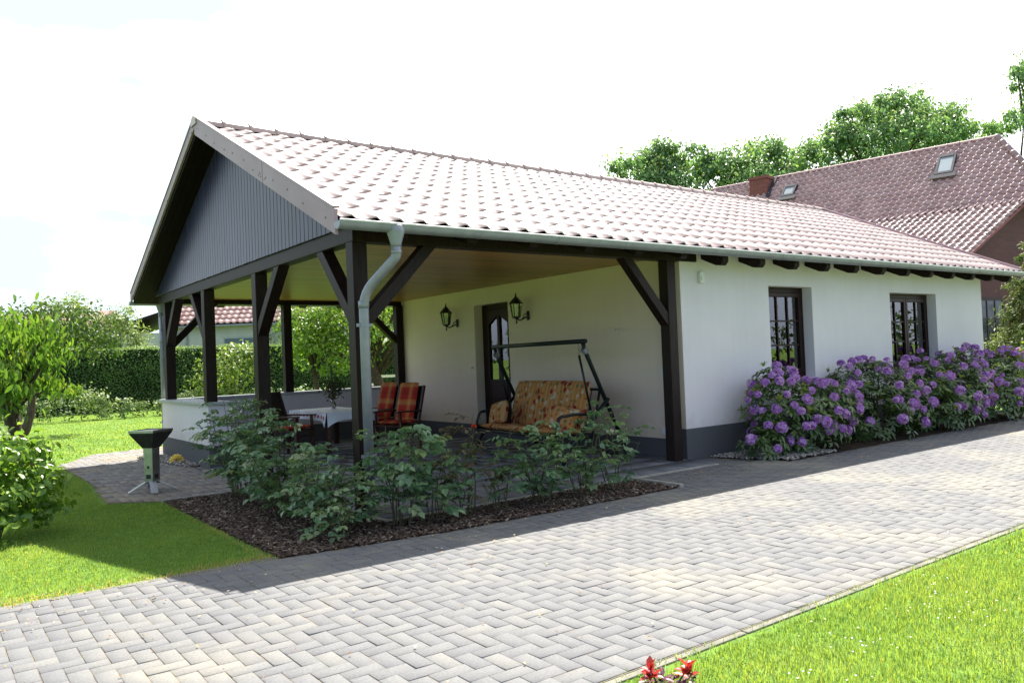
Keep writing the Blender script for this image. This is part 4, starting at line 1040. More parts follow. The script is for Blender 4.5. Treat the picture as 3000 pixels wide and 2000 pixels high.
# ------------------------------------------------------------------ steel column grill on the path
gr = thing('column_grill', 'stainless steel column grill with funnel bowl on splayed feet', 'grill', (-1.10, 3.15, .022), R(38))
b = MB(); s2 = math.sqrt(2)
b.lathe([(.068*s2, .51), (.165*s2, .68), (.165*s2, .715), (.155*s2, .715), (.06*s2, .53)], (0, 0, 0), 4, pi/4); b.build('bowl', M['soot'], gr)
b = MB(); b.lathe([(.168*s2, .695), (.172*s2, .695), (.172*s2, .722), (.145*s2, .726), (.145*s2, .722), (.165*s2, .716)], (0, 0, 0), 4, pi/4); b.build('rim', M['steel'], gr)
b = MB(); b.lathe([(.060*s2, .09), (.064*s2, .52)], (0, 0, 0), 4, pi/4); cl = b.build('column', M['steel'], gr, bevel=.004)
for q in (((-.0652, -.03, .15), (-.0605, .03, .20)), ((-.0652, -.012, .27), (-.0605, .012, .30)), ((-.03, -.0652, .15), (.03, -.0605, .20))): b = MB(); b.box(*q); b.build('vent', M['soot'], cl)
for k in range(4):
    a_ = pi/4+k*pi/2; c_, s_ = cos(a_), sin(a_)
    b = MB(); b.bar((.05*c_, .05*s_, .125), (.26*c_, .26*s_, .006), .075, .008, (0, 0, 1)); b.build('foot', M['bright_steel'], gr)

# ------------------------------------------------------------------ roses in the bed
M['rose_leaf'] = leafmat('rose_leaves', [(0.068, 0.138, 0.078), (0.108, 0.205, 0.108), (0.16, 0.265, 0.125), (0.25, 0.30, 0.135)], .28, .3, .65)
M['rose_bronze'] = leafmat('bronze_rose_leaves', [(0.060, 0.040, 0.030), (0.095, 0.070, 0.048), (0.12, 0.12, 0.06), (0.16, 0.10, 0.07)], .4, .22, .5)
def flower(b_name, c, r_, m, parent, n=26):
    i = np.arange(n); a_ = i*2.39996; t = np.sqrt((i+.5)/n); el = pi/2*(1-t*1.35)
    D = np.stack([np.cos(a_)*np.cos(el), np.sin(a_)*np.cos(el), np.sin(el)], 1)
    Nn = np.stack([-np.cos(a_)*np.sin(el), -np.sin(a_)*np.sin(el), np.cos(el)], 1)+rdir(n)*.2
    return leaves(b_name, np.array(c)+D*r_*.15, D, Nn, r_*(.6+.55*t), r_*.8, m, parent, 'oval', .35, -.12)
def rose(x, y, h, spread, canes, label, leafm='rose_leaf', nl=1.0, ls=.060, flowers=(), lean=(0, 0)):
    t = thing('rose_bush', label, 'rose bush', (x, y, .012), random.random()*0, 'rose bushes in the bed before the porch')
    b = MB(); P, D, N, V = [], [], [], []
    for k in range(canes):
        a_ = 2*pi*k/canes+random.uniform(-.4, .4); sp = spread*random.uniform(.35, 1.0); hh = h*random.uniform(.55, 1.12)
        ex, ey = cos(a_)*sp+lean[0], sin(a_)*sp+lean[1]
        jx, jy = random.uniform(-.05, .05), random.uniform(-.05, .05); r0 = random.uniform(.02, .09)
        pts = [Vector((cos(a_)*r0, sin(a_)*r0, 0)), Vector((ex*.45+jx, ey*.45+jy, hh*.36)), Vector((ex*.8-jx*.5, ey*.8-jy*.5, hh*.72)), Vector((ex, ey, hh))]
        b.tube(pts, [.006, .005, .004, .002], 5)
        nb = max(3, int(hh*12*nl*(.72 if x > 0 else .95)))
        for q in range(nb):
            tt = .20+.80*(q+random.random())/nb; s = tt*3; i = min(int(s), 2); p = pts[i].lerp(pts[i+1], s-i)
            az = random.random()*2*pi; tw = random.uniform(.08, .24)*(1.25-.5*tt); e = p+Vector((cos(az)*tw, sin(az)*tw, tw*random.uniform(-.1, .55)))
            b.tube([p, e], [.003, .0018], 4)
            for base in ((p.lerp(e, .55), 3), (e, 5)):
                az2 = az+random.uniform(-1.2, 1.2); el = random.uniform(-.5, .35); dv = Vector((cos(az2)*cos(el), sin(az2)*cos(el), sin(el)))
                up = Vector((random.gauss(0, .35), random.gauss(0, .35), 1)); sd_ = dv.cross(up).normalized(); v0 = random.random()*.75+.2*tt
                for j in range(base[1]):
                    pr_ = (0, 0, .5, .5, 1)[4-j] if base[1] == 5 else (0, 0, .6)[2-j]
                    sg = 0 if j == 0 else (1 if j % 2 else -1)
                    o_ = base[0]+dv*ls*1.3*pr_; dd = (dv+sd_*sg*1.1).normalized()
                    P.append(o_); D.append(dd); N.append(up+Vector((random.gauss(0, .2), random.gauss(0, .2), 0))); V.append(min(1, max(0, v0+random.uniform(-.15, .15))))
    b.build('canes', M['stem'], t)
    L = ls*(.7+.6*rng.random(len(P)))
    leaves('leaves', np.array([tuple(p) for p in P]), np.array([tuple(p) for p in D]), np.array([tuple(p) for p in N]), L, L*.72, M[leafm], t, 'oval', .22, .22, np.array(V))
    for (fx, fy, fz, r_, fm) in flowers: 
        flower('flower', (fx, fy, fz), r_, M[fm], t)
        b = MB(); b.tube([(fx*.6, fy*.6, fz*.7), (fx, fy, fz)], .004, 5); b.build('flower_stem', M['stem'], t)
    return t
rose(-.52, 1.72, .98, .46, 15, 'broad dark green rose bush with one big yellow flower, by the path', nl=1.15, flowers=[(-.55, .40, .46, .070, 'petal_yellow')])
rose(-.46, .98, .84, .40, 12, 'dense tall rose bush in front of the wooden chair', nl=1.15)
rose(-.60, .28, .62, .40, 10, 'low spreading rose bush behind the wide mulch corner', nl=1.2)
rose(-.52, -.40, .66, .36, 10, 'loose light green rose bush left of the downpipe', nl=1.25, ls=.068)
rose(-.58, -.90, .46, .34, 9, 'lowest rose bush at the front corner of the bed', nl=1.6, ls=.054)
rose(.02, -.86, .98, .24, 9, 'tall rose bush with bronze tinted leaves, at the downpipe foot', 'rose_leaf', nl=1.15, ls=.072)
rose(.34, -.92, .86, .24, 7, 'rose bush with large pale leaves right of the downpipe', 'rose_leaf', nl=1.05, ls=.076)
rose(.66, -.92, .82, .2, 6, 'reddish bronze rose bush with a single red bud', 'rose_bronze', nl=.95, ls=.064, flowers=[(.08, -.05, .80, .026, 'petal_red')])
rose(.98, -.98, .70, .2, 6, 'slender upright rose bush with fresh green leaves', 'rose_leaf', nl=.9, ls=.068)
rose(1.46, -1.00, .66, .34, 12, 'bushy green rose in front of the swing seat', nl=1.3, ls=.060)
rose(1.98, -1.02, .72, .30, 9, 'airy rose bush with bare lower stems before the swing leg', nl=1.0, ls=.060)
rose(2.42, -1.00, .82, .36, 8, 'thin leggy rose bush at the right end of the bed', nl=.75, ls=.060)

# ------------------------------------------------------------------ rhododendrons along the house
M['rhodo_leaf'] = leafmat('rhododendron_leaves', [(0.046, 0.092, 0.030), (0.075, 0.135, 0.038), (0.11, 0.18, 0.046), (0.16, 0.22, 0.06)], .30, .2, .55)
M['rhodo_new'] = leafmat('young_rhododendron_leaves', [(0.13, 0.20, 0.025), (0.22, 0.28, 0.035), (0.26, 0.27, 0.05)], .4, .4, .4)
M['rhodo_petal'] = leafmat('purple_petals', [(0.32, 0.10, 0.50), (0.44, 0.18, 0.62), (0.60, 0.34, 0.75), (0.78, 0.56, 0.85)], .6, .35, .2, 1.0)
def truss_mesh(i):
    P, D, N, V = [], [], [], []
    nf = 13
    for k in range(nf):
        z = 1-1.25*(k+.5)/nf; a_ = k*2.39996; rr = math.sqrt(max(0, 1-z*z)); ax = Vector((rr*cos(a_), rr*sin(a_), z))
        tv = ax.orthogonal().normalized(); bv = ax.cross(tv); c_ = ax*random.uniform(.034, .052); v0 = random.uniform(.1, .8)
        for j in range(5):
            q = 2*pi*j/5+random.uniform(-.1, .1); rad = tv*cos(q)+bv*sin(q); d = (rad*.85+ax*.5).normalized()
            P.append(c_); D.append(d); N.append((ax-rad*.5)); V.append(v0+random.uniform(-.12, .2))
    o = leaves('blossom', np.array([tuple(p) for p in P]), np.array([tuple(p) for p in D]), np.array([tuple(p) for p in N]), .040, .034, M['rhodo_petal'], None, 'oval', .25, .25, np.clip(V, 0, 1))
    me = o.data; bpy.data.objects.remove(o); return me
TRUSS = [truss_mesh(i) for i in range(4)]
def rhodo(x, y, rx, ry, h, nb, label, extra=()):
    t = thing('rhododendron', label, 'rhododendron', (x, y, .01), 0, 'purple rhododendrons along the house wall')
    lobes = [((0, 0, h*.45), (rx, ry, h*.52))]
    for k in range(6):
        lobes.append(((random.uniform(-.7, .7)*rx, random.uniform(-.5, .4)*ry, h*random.uniform(.45, .78)), (rx*.45, ry*.55, h*.30)))
    lobes += list(extra)
    def outside(p, skip):
        for i, (c, r_) in enumerate(lobes):
            if i != skip and sum(((p[j]-c[j])/r_[j])**2 for j in range(3)) < .92: return False
        return True
    ros = []; tips = []
    for i, (c, r_) in enumerate(lobes):
        n = int(150*(r_[0]*r_[2])/(rx*h*.5)*(rx/1.0)*1.35)+10
        for d in rdir(n):
            s = random.uniform(.78, 1.06); p = (c[0]+d[0]*r_[0]*s, c[1]+d[1]*r_[1]*s, c[2]+d[2]*r_[2]*s)
            if p[2] < .07: continue
            o = outside(p, i)
            if o or random.random() < .35: ros.append((p, d)); 
            if o and p[1] < ry*.55 and d[2] > -.55: tips.append((p, d))
    P, D, N, V = [], [], [], []; P2, D2, N2 = [], [], []
    for p, d in ros:
        ax = Vector(d)*.7+Vector((0, 0, .75)); ax.normalize(); tv = ax.orthogonal().normalized(); bv = ax.cross(tv); v0 = random.random()*.8
        for j in range(8):
            q = 2*pi*j/8+random.uniform(-.25, .25); rad = tv*cos(q)+bv*sin(q)
            dd = rad+ax*random.uniform(-.35, .35); P.append(Vector(p)+rad*.012-ax*random.uniform(0, .05)); D.append(dd); N.append(ax); V.append(min(1, max(0, v0+random.uniform(-.15, .2))))
        if random.random() < .22 and p[2] > h*.3:
            for j in range(7):
                q = 2*pi*j/7+random.uniform(-.3, .3); rad = tv*cos(q)+bv*sin(q)
                P2.append(Vector(p)+ax*.03); D2.append(rad*.8+ax*random.uniform(.4, 1.3)); N2.append(ax*.5+rad*-.6)
    arr = lambda q: np.array([tuple(v) for v in q])
    L = .105*(.75+.5*rng.random(len(P)))
    leaves('leaves', arr(P), arr(D), arr(N), L, L*.36, M['rhodo_leaf'], t, 'lance', .18, .22, np.array(V))
    if P2:
        L = .075*(.75+.5*rng.random(len(P2))); leaves('young_leaves', arr(P2), arr(D2), arr(N2), L, L*.34, M['rhodo_new'], t, 'lance', .25, .05)
    b = MB()
    for k in range(9):
        p, d = random.choice(ros); b.tube([(random.uniform(-.15, .15)*rx, random.uniform(-.15, .15), 0), (p[0]*.5, p[1]*.5, p[2]*.45), p], [.022, .015, .005], 5)
    b.build('branches', M['bark'], t)
    random.shuffle(tips); placed = []
    for p, d in tips:
        if len(placed) >= nb: break
        mind = .09 if random.random() < .4 else .15
        if any((Vector(p)-q).length < mind for q in placed): continue
        if p[2] < h*.25 and random.random() < .4: continue
        o = bpy.data.objects.new('blossom', random.choice(TRUSS)); COL.objects.link(o); o.parent = t
        ax = (Vector(d)*.9+Vector((0, -.1, .5))).normalized(); o.rotation_mode = 'QUATERNION'
        o.rotation_quaternion = ax.to_track_quat('Z', 'Y'); o.location = Vector(p)+ax*.035
        s = random.uniform(.68, 1.22); o.scale = (s, s, s*.95); placed.append(Vector(p))
rhodo(6.32, -.64, .98, .60, 1.02, 74, 'nearest rhododendron with low drooping blossoms, below the narrow window', extra=[((-.42, .12, .98), (.36, .3, .18)), ((-.95, -.05, .22), (.34, .32, .2))])
rhodo(8.10, -.66, 1.0, .66, 1.18, 64, 'rhododendron between the two house windows')
rhodo(9.85, -.70, 1.0, .72, 1.22, 58, 'rhododendron with many yellow shoots under the double window')
rhodo(11.65, -.75, 1.05, .76, 1.22, 58, 'rhododendron in front of the last stretch of white wall')
rhodo(13.55, -.80, 1.1, .80, 1.28, 56, 'tall rhododendron beyond the house corner at the driveway edge')

# ------------------------------------------------------------------ shrubs and trees of the garden
M['bush_leaf'] = leafmat('bright_shrub_leaves', [(0.060, 0.14, 0.02), (0.115, 0.22, 0.03), (0.18, 0.29, 0.045), (0.25, 0.33, 0.07)], .33, .4, .5)
t = thing('leafy_shrub', 'bright green broad-leaved shrub at the lawn, cut by the left picture edge', 'shrub', (-2.78, 1.45, 0))
o, c = crown('leaves', [((0, 0, .60), (.47, .47, .36)), ((.14, -.1, .30), (.40, .40, .28)), ((-.35, .2, .52), (.4, .4, .34)), ((-.1, -.25, .25), (.4, .35, .25))], 3300, .085, M['bush_leaf'], t, clumps=26, spread=.40, shape='oval', wr=.55, hollow=.5)
limbs('stems', (0, 0, 0), (0, 0, .3), .03, c, M['bark'], t, 16)

M['red_leaf'] = leafmat('red_young_leaves', [(0.36, 0.018, 0.03), (0.50, 0.035, 0.04), (0.56, 0.09, 0.07)], .35, .35, .5, 1.0)
M['purple_leaf'] = leafmat('purple_leaves', [(0.05, 0.012, 0.03), (0.11, 0.025, 0.06), (0.19, 0.05, 0.10)], .4, .25, .5, 1.0)
t = thing('red_shrub', 'small shrub with bright red shoots over purple leaves at the lawn edge', 'shrub', (-.80, -4.64, 0))
t.scale = (1.2, 1.2, 1.25)
b = MB(); Pr, Dr, Nr = [], [], []; Pp, Dp, Np = [], [], []
for (x, y, z) in ((-.055, .02, .085), (.075, -.035, .075), (-.02, .08, .02), (.04, .05, .03), (.13, .0, .02), (-.1, -.04, .02), (.02, -.06, .04)):
    b.tube([(x*.3, y*.3, 0), (x, y, z)], [.004, .0025], 5)
    top = z > .06
    for k in range(12 if top else 6):
        a_ = k*2.4+random.random(); el = random.uniform(.15, 1.3) if top else random.uniform(-.1, .7); d = (cos(a_)*cos(el), sin(a_)*cos(el), sin(el)); nn = (-cos(a_)*sin(el), -sin(a_)*sin(el), cos(el))
        (Pr if top else Pp).append((x, y, z-.0035*k)); (Dr if top else Dp).append(d); (Nr if top else Np).append(nn)
    for k in range(7):
        a_ = random.random()*6.28; zz = z*random.uniform(.3, .85); el = random.uniform(-.1, .6); Pp.append((x*zz/z, y*zz/z, zz)); Dp.append((cos(a_)*cos(el), sin(a_)*cos(el), sin(el))); Np.append((-cos(a_)*sin(el), -sin(a_)*sin(el), cos(el)))
b.build('stems', M['stem'], t)
leaves('red_leaves', Pr, Dr, Nr,   .050*(.7+.5*rng.random(len(Pr))), .027, M['red_leaf'], t, 'oval', .3, .1)
leaves('purple_leaves', Pp, Dp, Np, .034*(.7+.6*rng.random(len(Pp))), .018, M['purple_leaf'], t, 'oval', .25, .15)

M['cherry_leaf'] = leafmat('cherry_leaves', [(0.065, 0.145, 0.022), (0.11, 0.21, 0.03), (0.165, 0.275, 0.04), (0.28, 0.31, 0.06)], .38, .42, .45)
t = thing('cherry_tree', 'cherry tree with long hanging leaves beside the sunny lawn', 'tree', (-2.05, 7.9, 0))
o, c = crown('crown', [((0, 0, 1.85), (.72, .72, .72)), ((.45, -.2, 1.55), (.42, .42, .42)), ((-.6, .3, 1.9), (.6, .6, .6)), ((-.2, -.5, 1.35), (.5, .5, .35)), ((.55, .1, 1.25), (.3, .3, .2)), ((-.5, -.3, 1.15), (.5, .4, .3))],
             2700, .15, M['cherry_leaf'], t, clumps=20, spread=.42, droop=1.5, up=.3, shape='lance', wr=.36, hollow=.3)
limbs('trunk', (.03, 0, 0), (-.14, 0, 1.25), .15, c, M['bark'], t, 22, bend=.03)
M['apple_leaf'] = leafmat('dark_apple_leaves', [(0.030, 0.062, 0.014), (0.055, 0.105, 0.022), (0.10, 0.16, 0.03), (0.18, 0.22, 0.05)], .4, .35, .45)
t = thing('apple_tree', 'small dark apple tree before the clipped hedge', 'tree', (-1.35, 15.9, 0))
o, c = crown('crown', [((1.4, -.5, 2.55), (.85, .85, .62)), ((.45, .0, 2.85), (.9, .9, .5)), ((1.65, -.2, 2.15), (.6, .6, .45)), ((-.25, -.1, 2.6), (.7, .7, .5))], 3200, .10, M['apple_leaf'], t, clumps=22, spread=.38, shape='oval', wr=.6)
limbs('trunk', (0, 0, 0), (.45, -.1, 1.9), .10, c, M['bark'], t, 20)
M['walnut_leaf'] = leafmat('fresh_tree_leaves', [(0.07, 0.14, 0.02), (0.12, 0.215, 0.03), (0.185, 0.285, 0.045), (0.26, 0.32, 0.075)], .4, .45, .4)
t = thing('fruit_tree', 'lush light green fruit tree right behind the porch', 'tree', (6.25, 11.3, 0))
o, c = crown('crown', [((-.9, .6, 2.4), (1.05, 1.05, .85)), ((-1.75, 1.0, 2.1), (.7, .7, .8)), ((.2, -.2, 2.6), (1.1, 1.1, .9)), ((-1.0, .4, 1.55), (.75, .75, .5)), ((.9, -.5, 2.2), (.9, .9, .9)), ((-.3, .3, 3.2), (1.2, 1.2, .6))],
             6500, .12, M['walnut_leaf'], t, clumps=24, spread=.34, shape='oval', wr=.5)
limbs('trunk', (0, 0, 0), (-.35, .2, 1.7), .16, c, M['bark'], t, 24)
t = thing('young_tree', 'thin young tree with bright leaves standing behind the dining table', 'tree', (4.9, 12.4, 0))
o, c = crown('crown', [((0, 0, 1.9), (.9, .9, .75)), ((-.2, .3, 2.5), (.7, .7, .6))], 2600, .11, M['walnut_leaf'], t, clumps=24, spread=.36, shape='oval', wr=.5)
limbs('trunk', (0, 0, 0), (0, 0, 1.6), .07, c, M['bark'], t, 16)

M['flower_shrub'] = leafmat('pale_shrub_leaves', [(0.06, 0.12, 0.02), (0.12, 0.19, 0.035), (0.20, 0.26, 0.06), (0.40, 0.42, 0.25)], .4, .4, .45)
t = thing('loose_shrub', 'loose yellow-green rose shrub before the hedge, framed by porch posts', 'shrub', (5.1, 20.0, 0))
o, c = crown('leaves', [((0, 0, 1.3), (1.15, .8, .85)), ((-.5, 0, .8), (.8, .7, .6)), ((.5, 0, 1.75), (.6, .5, .45))], 2600, .12, M['flower_shrub'], t, clumps=26, spread=.34, shape='oval', wr=.55)
limbs('stems', (0, 0, 0), (0, 0, .5), .05, c, M['bark'], t, 16)
M['peren_leaf'] = leafmat('grey_green_perennials', [(0.06, 0.115, 0.035), (0.11, 0.17, 0.06), (0.19, 0.25, 0.10), (0.34, 0.40, 0.22)], .5, .3, .35)
for (x, y, rx, h, lab) in ((.55, 21.2, 1.0, 1.0, 'tallest pale green perennial clump, beside the cherry tree'), (-.9, 21.6, .9, .75, 'dark based perennial clump hidden by the cherry tree'), (1.75, 21.0, .65, .62, 'low perennial clump right of the tallest one'),
                        (2.75, 21.2, .6, .58, 'small round perennial clump near the porch wall corner'), (3.75, 20.6, .8, .80, 'whitish perennial clump between the left porch posts'), (5.9, 19.4, .9, .70, 'pale perennial clump under the loose shrub'), (7.4, 19.6, .9, .62, 'low perennial clump seen above the coping')):
    t = thing('perennial_clump', lab, 'plant', (x, y, 0), 0, 'perennials along the hedge')
    crown('leaves', [((0, 0, h*.45), (rx, rx*.7, h*.55))], int(900*rx), .095, M['peren_leaf'], t, clumps=30, spread=.30, shape='oval', wr=.6, hollow=.7)

M['hedge_leaf'] = leafmat('hedge_leaves', [(0.080, 0.155, 0.050), (0.125, 0.22, 0.065), (0.19, 0.285, 0.085), (0.31, 0.33, 0.13)], .5, .42, .35)
M['hedge_core'] = mat('hedge_core', (0.018, 0.03, 0.010), (0.010, 0.018, 0.007), 8, .9, .1)
hd = thing('clipped_hedge', 'long dark clipped hedge across the end of the garden', 'hedge', (0, 26, 0))
b = MB(); b.box((-6, .18, 0), (18, 1.1, 2.34)); b.build('hedge_core', M['hedge_core'], hd)
n = 52000; fr = rng.random(n) < .80
px = -6+24*rng.random(n); pz = 2.42*rng.random(n)
P = np.where(fr[:, None], np.column_stack([px, .12+.10*rng.normal(size=n)+.05*np.sin(px*2.3)+.04*np.sin(pz*5+px), pz]), np.column_stack([px, .1+1.05*rng.random(n), 2.38+.05*rng.normal(size=n)+.03*np.sin(px*1.9)]))
N = np.where(fr[:, None], [0, -1, .35], [0, -.2, 1])+rdir(n)*.8
v = np.clip(.5*rng.random(n)+np.where(fr, .2*(np.sin(px*3.1)*np.sin(pz*4.3+px)), .45), 0, 1)
leaves('hedge_leaves', P, np.cross(N, rdir(n))-np.array([0, 0, .2]), N, .075*(.6+.7*rng.random(n)), .042, M['hedge_leaf'], hd, 'diamond', .2, .1, v)

# willowy trees beyond the hedge
M['willow_leaf'] = leafmat('pale_willow_leaves', [(0.10, 0.16, 0.05), (0.16, 0.225, 0.07), (0.22, 0.28, 0.095), (0.29, 0.33, 0.14)], .5, .4, .35)
for (x, y, h, r_, lab) in ((2.3, 35, 5.3, 1.6, 'tall pale feathery tree beyond the hedge'), (4.2, 33.4, 4.5, 1.25, 'lower pale bushy tree beyond the hedge, next to the eaves'), (-.6, 36, 4.2, 1.6, 'pale bushy tree beyond the hedge behind the cherry tree'), (15, 38, 6, 2.2, 'bushy tree beyond the hedge, seen past the house wall')):
    t = thing('feathery_tree', lab, 'tree', (x, y, 0), 0, 'pale trees beyond the hedge')
    o, c = crown('crown', [((0, 0, h*.62), (r_, r_, h*.36)), ((r_*.5, -.2, h*.45), (r_*.7, r_*.7, h*.28)), ((-r_*.5, 0, h*.5), (r_*.7, r_*.7, h*.3)), ((.2, 0, h*.82), (r_*.5, r_*.5, h*.2))], 4600, .16, M['willow_leaf'], t, clumps=26, spread=.30, droop=.2, up=.8, shape='lance', wr=.36, hollow=.3)
    limbs('trunk', (0, 0, 0), (0, 0, h*.5), .12, c, M['bark'], t, 22)

# tall chestnuts behind the brick house
M['chest_leaf'] = leafmat('chestnut_leaves', [(0.085, 0.16, 0.085), (0.14, 0.24, 0.115), (0.21, 0.33, 0.14), (0.36, 0.37, 0.17)], .33, .48, .6, 1.25, 1.0)
def bigtree(label, base, lobes, n, zt, L=.21):
    t = thing('chestnut_tree', label, 'tree', base, 0, 'tall trees behind the brick house')
    lb = [((c[0]-base[0], c[1]-base[1], c[2]), r_) for c, r_ in lobes]
    o, c = crown('crown', lb, int(n*2.3), L, M['chest_leaf'], t, clumps=42, spread=.27, droop=.5, up=.6, shape='oval', wr=.55, hollow=.45)
    limbs('trunk', (0, 0, 0), (0, 0, zt), .32, c, M['bark'], t, 40)
bigtree('lowest round chestnut standing farthest left behind the pale roof', (30.5, 23.8, 0), [((29.4, 24.6, 11.4), (1.7, 1.7, 1.5)), ((30.6, 23.7, 12.0), (1.5, 1.5, 1.5)), ((32.2, 22.6, 11.7), (1.5, 1.5, 1.4)), ((30.6, 23.6, 10.2), (2.4, 2.4, 1.6))], 5200, 9)
bigtree('middle chestnut rising above the brick chimney', (34.9, 20.5, 0), [((33.4, 21.6, 11.3), (1.6, 1.6, 1.3)), ((34.9, 20.5, 12.0), (1.8, 1.8, 1.4)), ((36.6, 19.2, 11.4), (1.6, 1.6, 1.4)), ((35.0, 20.3, 10.2), (2.8, 2.8, 1.5))], 5600, 9)
bigtree('broad tallest chestnut behind the brick house ridge', (41.0, 15.8, 0), [((38.4, 17.8, 12.2), (1.8, 1.8, 1.7)), ((39.6, 16.9, 13.7), (1.8, 1.8, 1.4)), ((41.4, 15.5, 14.3), (2.1, 2.1, 1.3)), ((43.2, 14.2, 13.4), (1.9, 1.9, 1.4)), ((44.7, 13.1, 12.5), (1.4, 1.4, 1.2)), ((41.2, 15.6, 12.0), (3.6, 3.6, 2.0))], 9500, 10)
bigtree('chestnut cut by the right picture edge above the roof', (48.2, 10.9, 0), [((47.9, 10.9, 16.0), (1.5, 1.5, 1.3)), ((47.3, 11.4, 13.6), (1.5, 1.5, 1.0)), ((49.6, 9.6, 14.6), (2.6, 2.6, 2.8)), ((50, 9.6, 17), (2.4, 2.4, 1.6))], 6500, 11)

# conifer at the brick wall
M['conifer_leaf'] = leafmat('conifer_sprays', [(0.075, 0.115, 0.035), (0.12, 0.165, 0.05), (0.17, 0.21, 0.075), (0.22, 0.23, 0.10)], .6, .25, .25)
t = thing('conifer', 'yellow-green conifer in front of the brick wall at the driveway', 'conifer', (16.85, .30, 0))
o, c = crown('crown', [((0, 0, 1.0), (.85, .85, .9)), ((0, 0, 1.8), (.68, .65, .75)), ((0, 0, 2.5), (.5, .5, .6)), ((0, 0, 3.0), (.3, .3, .5))], 7000, .13, M['conifer_leaf'], t, clumps=30, spread=.24, droop=-.1, up=.7, shape='lance', wr=.30, hollow=.6)
limbs('trunk', (0, 0, 0), (0, 0, 2.6), .08, c, M['bark'], t, 16)

# pale garden bench far behind the porch
t = thing('garden_bench', 'pale slatted garden bench glimpsed behind the fruit tree', 'bench', (7.2, 13.0, 0), R(-37))
b = MB()
for z in (.84, 1.06): b.box((-.7, 0, z-.035), (.7, .03, z+.035))
b.build('backrest', M['white'], t)
b = MB()
for y in (-.42, -.30, -.18, -.06): b.box((-.7, y-.045, .44), (.7, y+.045, .47))
b.build('seat', M['white'], t)
for sx in (-.62, .62):
    b = MB(); b.box((sx-.03, -.005, 0), (sx+.03, -.0005+.0, 1.1)); b.box((sx-.03, .031, 0), (sx+.03, .075, 1.1)); b.build('leg', M['chair_wood'], t)
    b = MB(); b.box((sx-.03, -.44, 0), (sx+.03, -.38, .439)); b.build('leg', M['chair_wood'], t)

# ------------------------------------------------------------------ brick house to the right
O = np.array([25.17, 4.11, 8.02]); vv = np.array([-.2063, .9785, 0]); uu = np.array([-.9785, -.2063, 0])
brick = thing('brick_house', 'old red brick house with dark red tiled roof behind the white house', 'house', (O[0], O[1], 0), math.atan2(-uu[1], -uu[0]))
# local axes: -X towards the white house (down the near slope), +Y along the ridge away from the driveway
Z1, U1, U2 = 5.47, 2.55, 6.2
ZE2 = Z1-(U2-U1)*tan(R(30)); VF = -.55; LB = 10.2
vw = lambda u: -1.05+(u-U1)*.3288
def hz(u): return O[2]-u if u < U1 else Z1-(u-U1)*tan(R(30))
b = MB()
poly = [(-U2+.35, 0), (-U2+.35, ZE2-.05), (-U1, Z1-.16), (-1.1, O[2]-1.3), (1.1, O[2]-1.3), (5.5, 3.0), (5.5, 0)]
b.prism([(x, vw(-x)+.22, z) for x, z in poly], (0, .3, 0)); w = b.build('wall', M['brick'], brick)
b = MB(); b.box((-U2+.35, .60, 0), (-U2+.65, LB, ZE2-.06)); b.build('side_wall', M['brick_y'], brick)
def Pm(x, s, h): u = s*(U1+.05); return (-u-h*.6, x+.33*(u-1.3), O[2]-u+h*.7)
def Pl(x, s, h): u = U1+s*(U2-U1); return (-u-h*.45, x+vw(u), hz(u)+h*.85)
rf = MB(); rf.prism([(-U1, vw(U1), Z1-.05), (-U2, vw(U2), ZE2-.05), (-U2, vw(U2), ZE2-.15), (-U1, vw(U1), Z1-.17)], (0, LB+1, 0)); rf.prism([(0.0, .15, O[2]-.05), (-U1, .15, Z1-.05), (-U1, .15, Z1-.17), (0.0, .15, O[2]-.2)], (0, LB-.15, 0))
rf.prism([(0.001, .15, O[2]-.05), (5.5, .15, 2.5), (5.5, .15, 2.35), (0.001, .15, O[2]-.2)], (0, LB-.15, 0))
roof2 = rf.build('roof', M['wood'], brick)
hipv = lambda u: -.70*u
def clipm(x, s): return hipv(s*U1)-.02 < x+.33*(s*U1-1.3) < LB+.1
tile_sheet('tiles', roof2, M['oldtile'], -2.6, LB+.6, 58, 14, Pm, per=8, roll=.055, lip=.06, clip=clipm)
tile_sheet('tiles', roof2, M['leantile'], -.05, LB+1, 50, 15, Pl, per=8, roll=.05, lip=.03)
# hip end
b = MB(); b.add([(0, 0, O[2]-.01), (-U1, hipv(U1), Z1-.01), (U1, hipv(U1), Z1-.01)], [(0, 1, 2)]); b.build('hip_slope', M['oldtile'], roof2)
b = MB()
def caps(p, q, n, r_):
    p = Vector(p); q = Vector(q)
    for k in range(n):
        a_ = p.lerp(q, k/n); c_ = p.lerp(q, (k+1.08)/n); b.tube([a_, a_+(c_-a_)*.06, a_+(c_-a_)*.07, c_], [r_*1.12, r_*1.12, r_, r_*.95], 10)
caps((0, 0, O[2]+.0), (0, LB, O[2]+.0), 28, .085); caps((0, 0, O[2]+.01), (-U1, hipv(U1), Z1+.02), 10, .095); caps((0, 0, O[2]+.01), (U1, hipv(U1), Z1+.02), 10, .095)
b.build('ridge_tiles', M['oldtile'], roof2, smooth=True)
b = MB(); b.bar((-U1+.1, vw(U1-.1)-.06, Z1-.0), (-U2, vw(U2)-.06, ZE2-.02), .03, .07, (0.5, 0, 1)); b.build('bargeboard', M['brickred'], roof2)
b = MB(); b.box((-.75, 7.55, 6.2), (.0, 8.25, 7.95)); b.box((-.79, 7.51, 7.951), (.04, 8.29, 8.06)); ch = b.build('chimney', M['brick_y'], roof2)
M['flash'] = mat('lead_flashing', (0.055, 0.055, 0.065), None, 6, .8, .15)
b = MB(); b.prism([(-.95, 7.40, O[2]-.95+.09), (.0, 7.40, O[2]+.06), (.0, 7.54, O[2]+.06), (-.95, 7.54, O[2]-.95+.09)], (-.02, 0, .03)); b.build('flashing', M['flash'], ch)
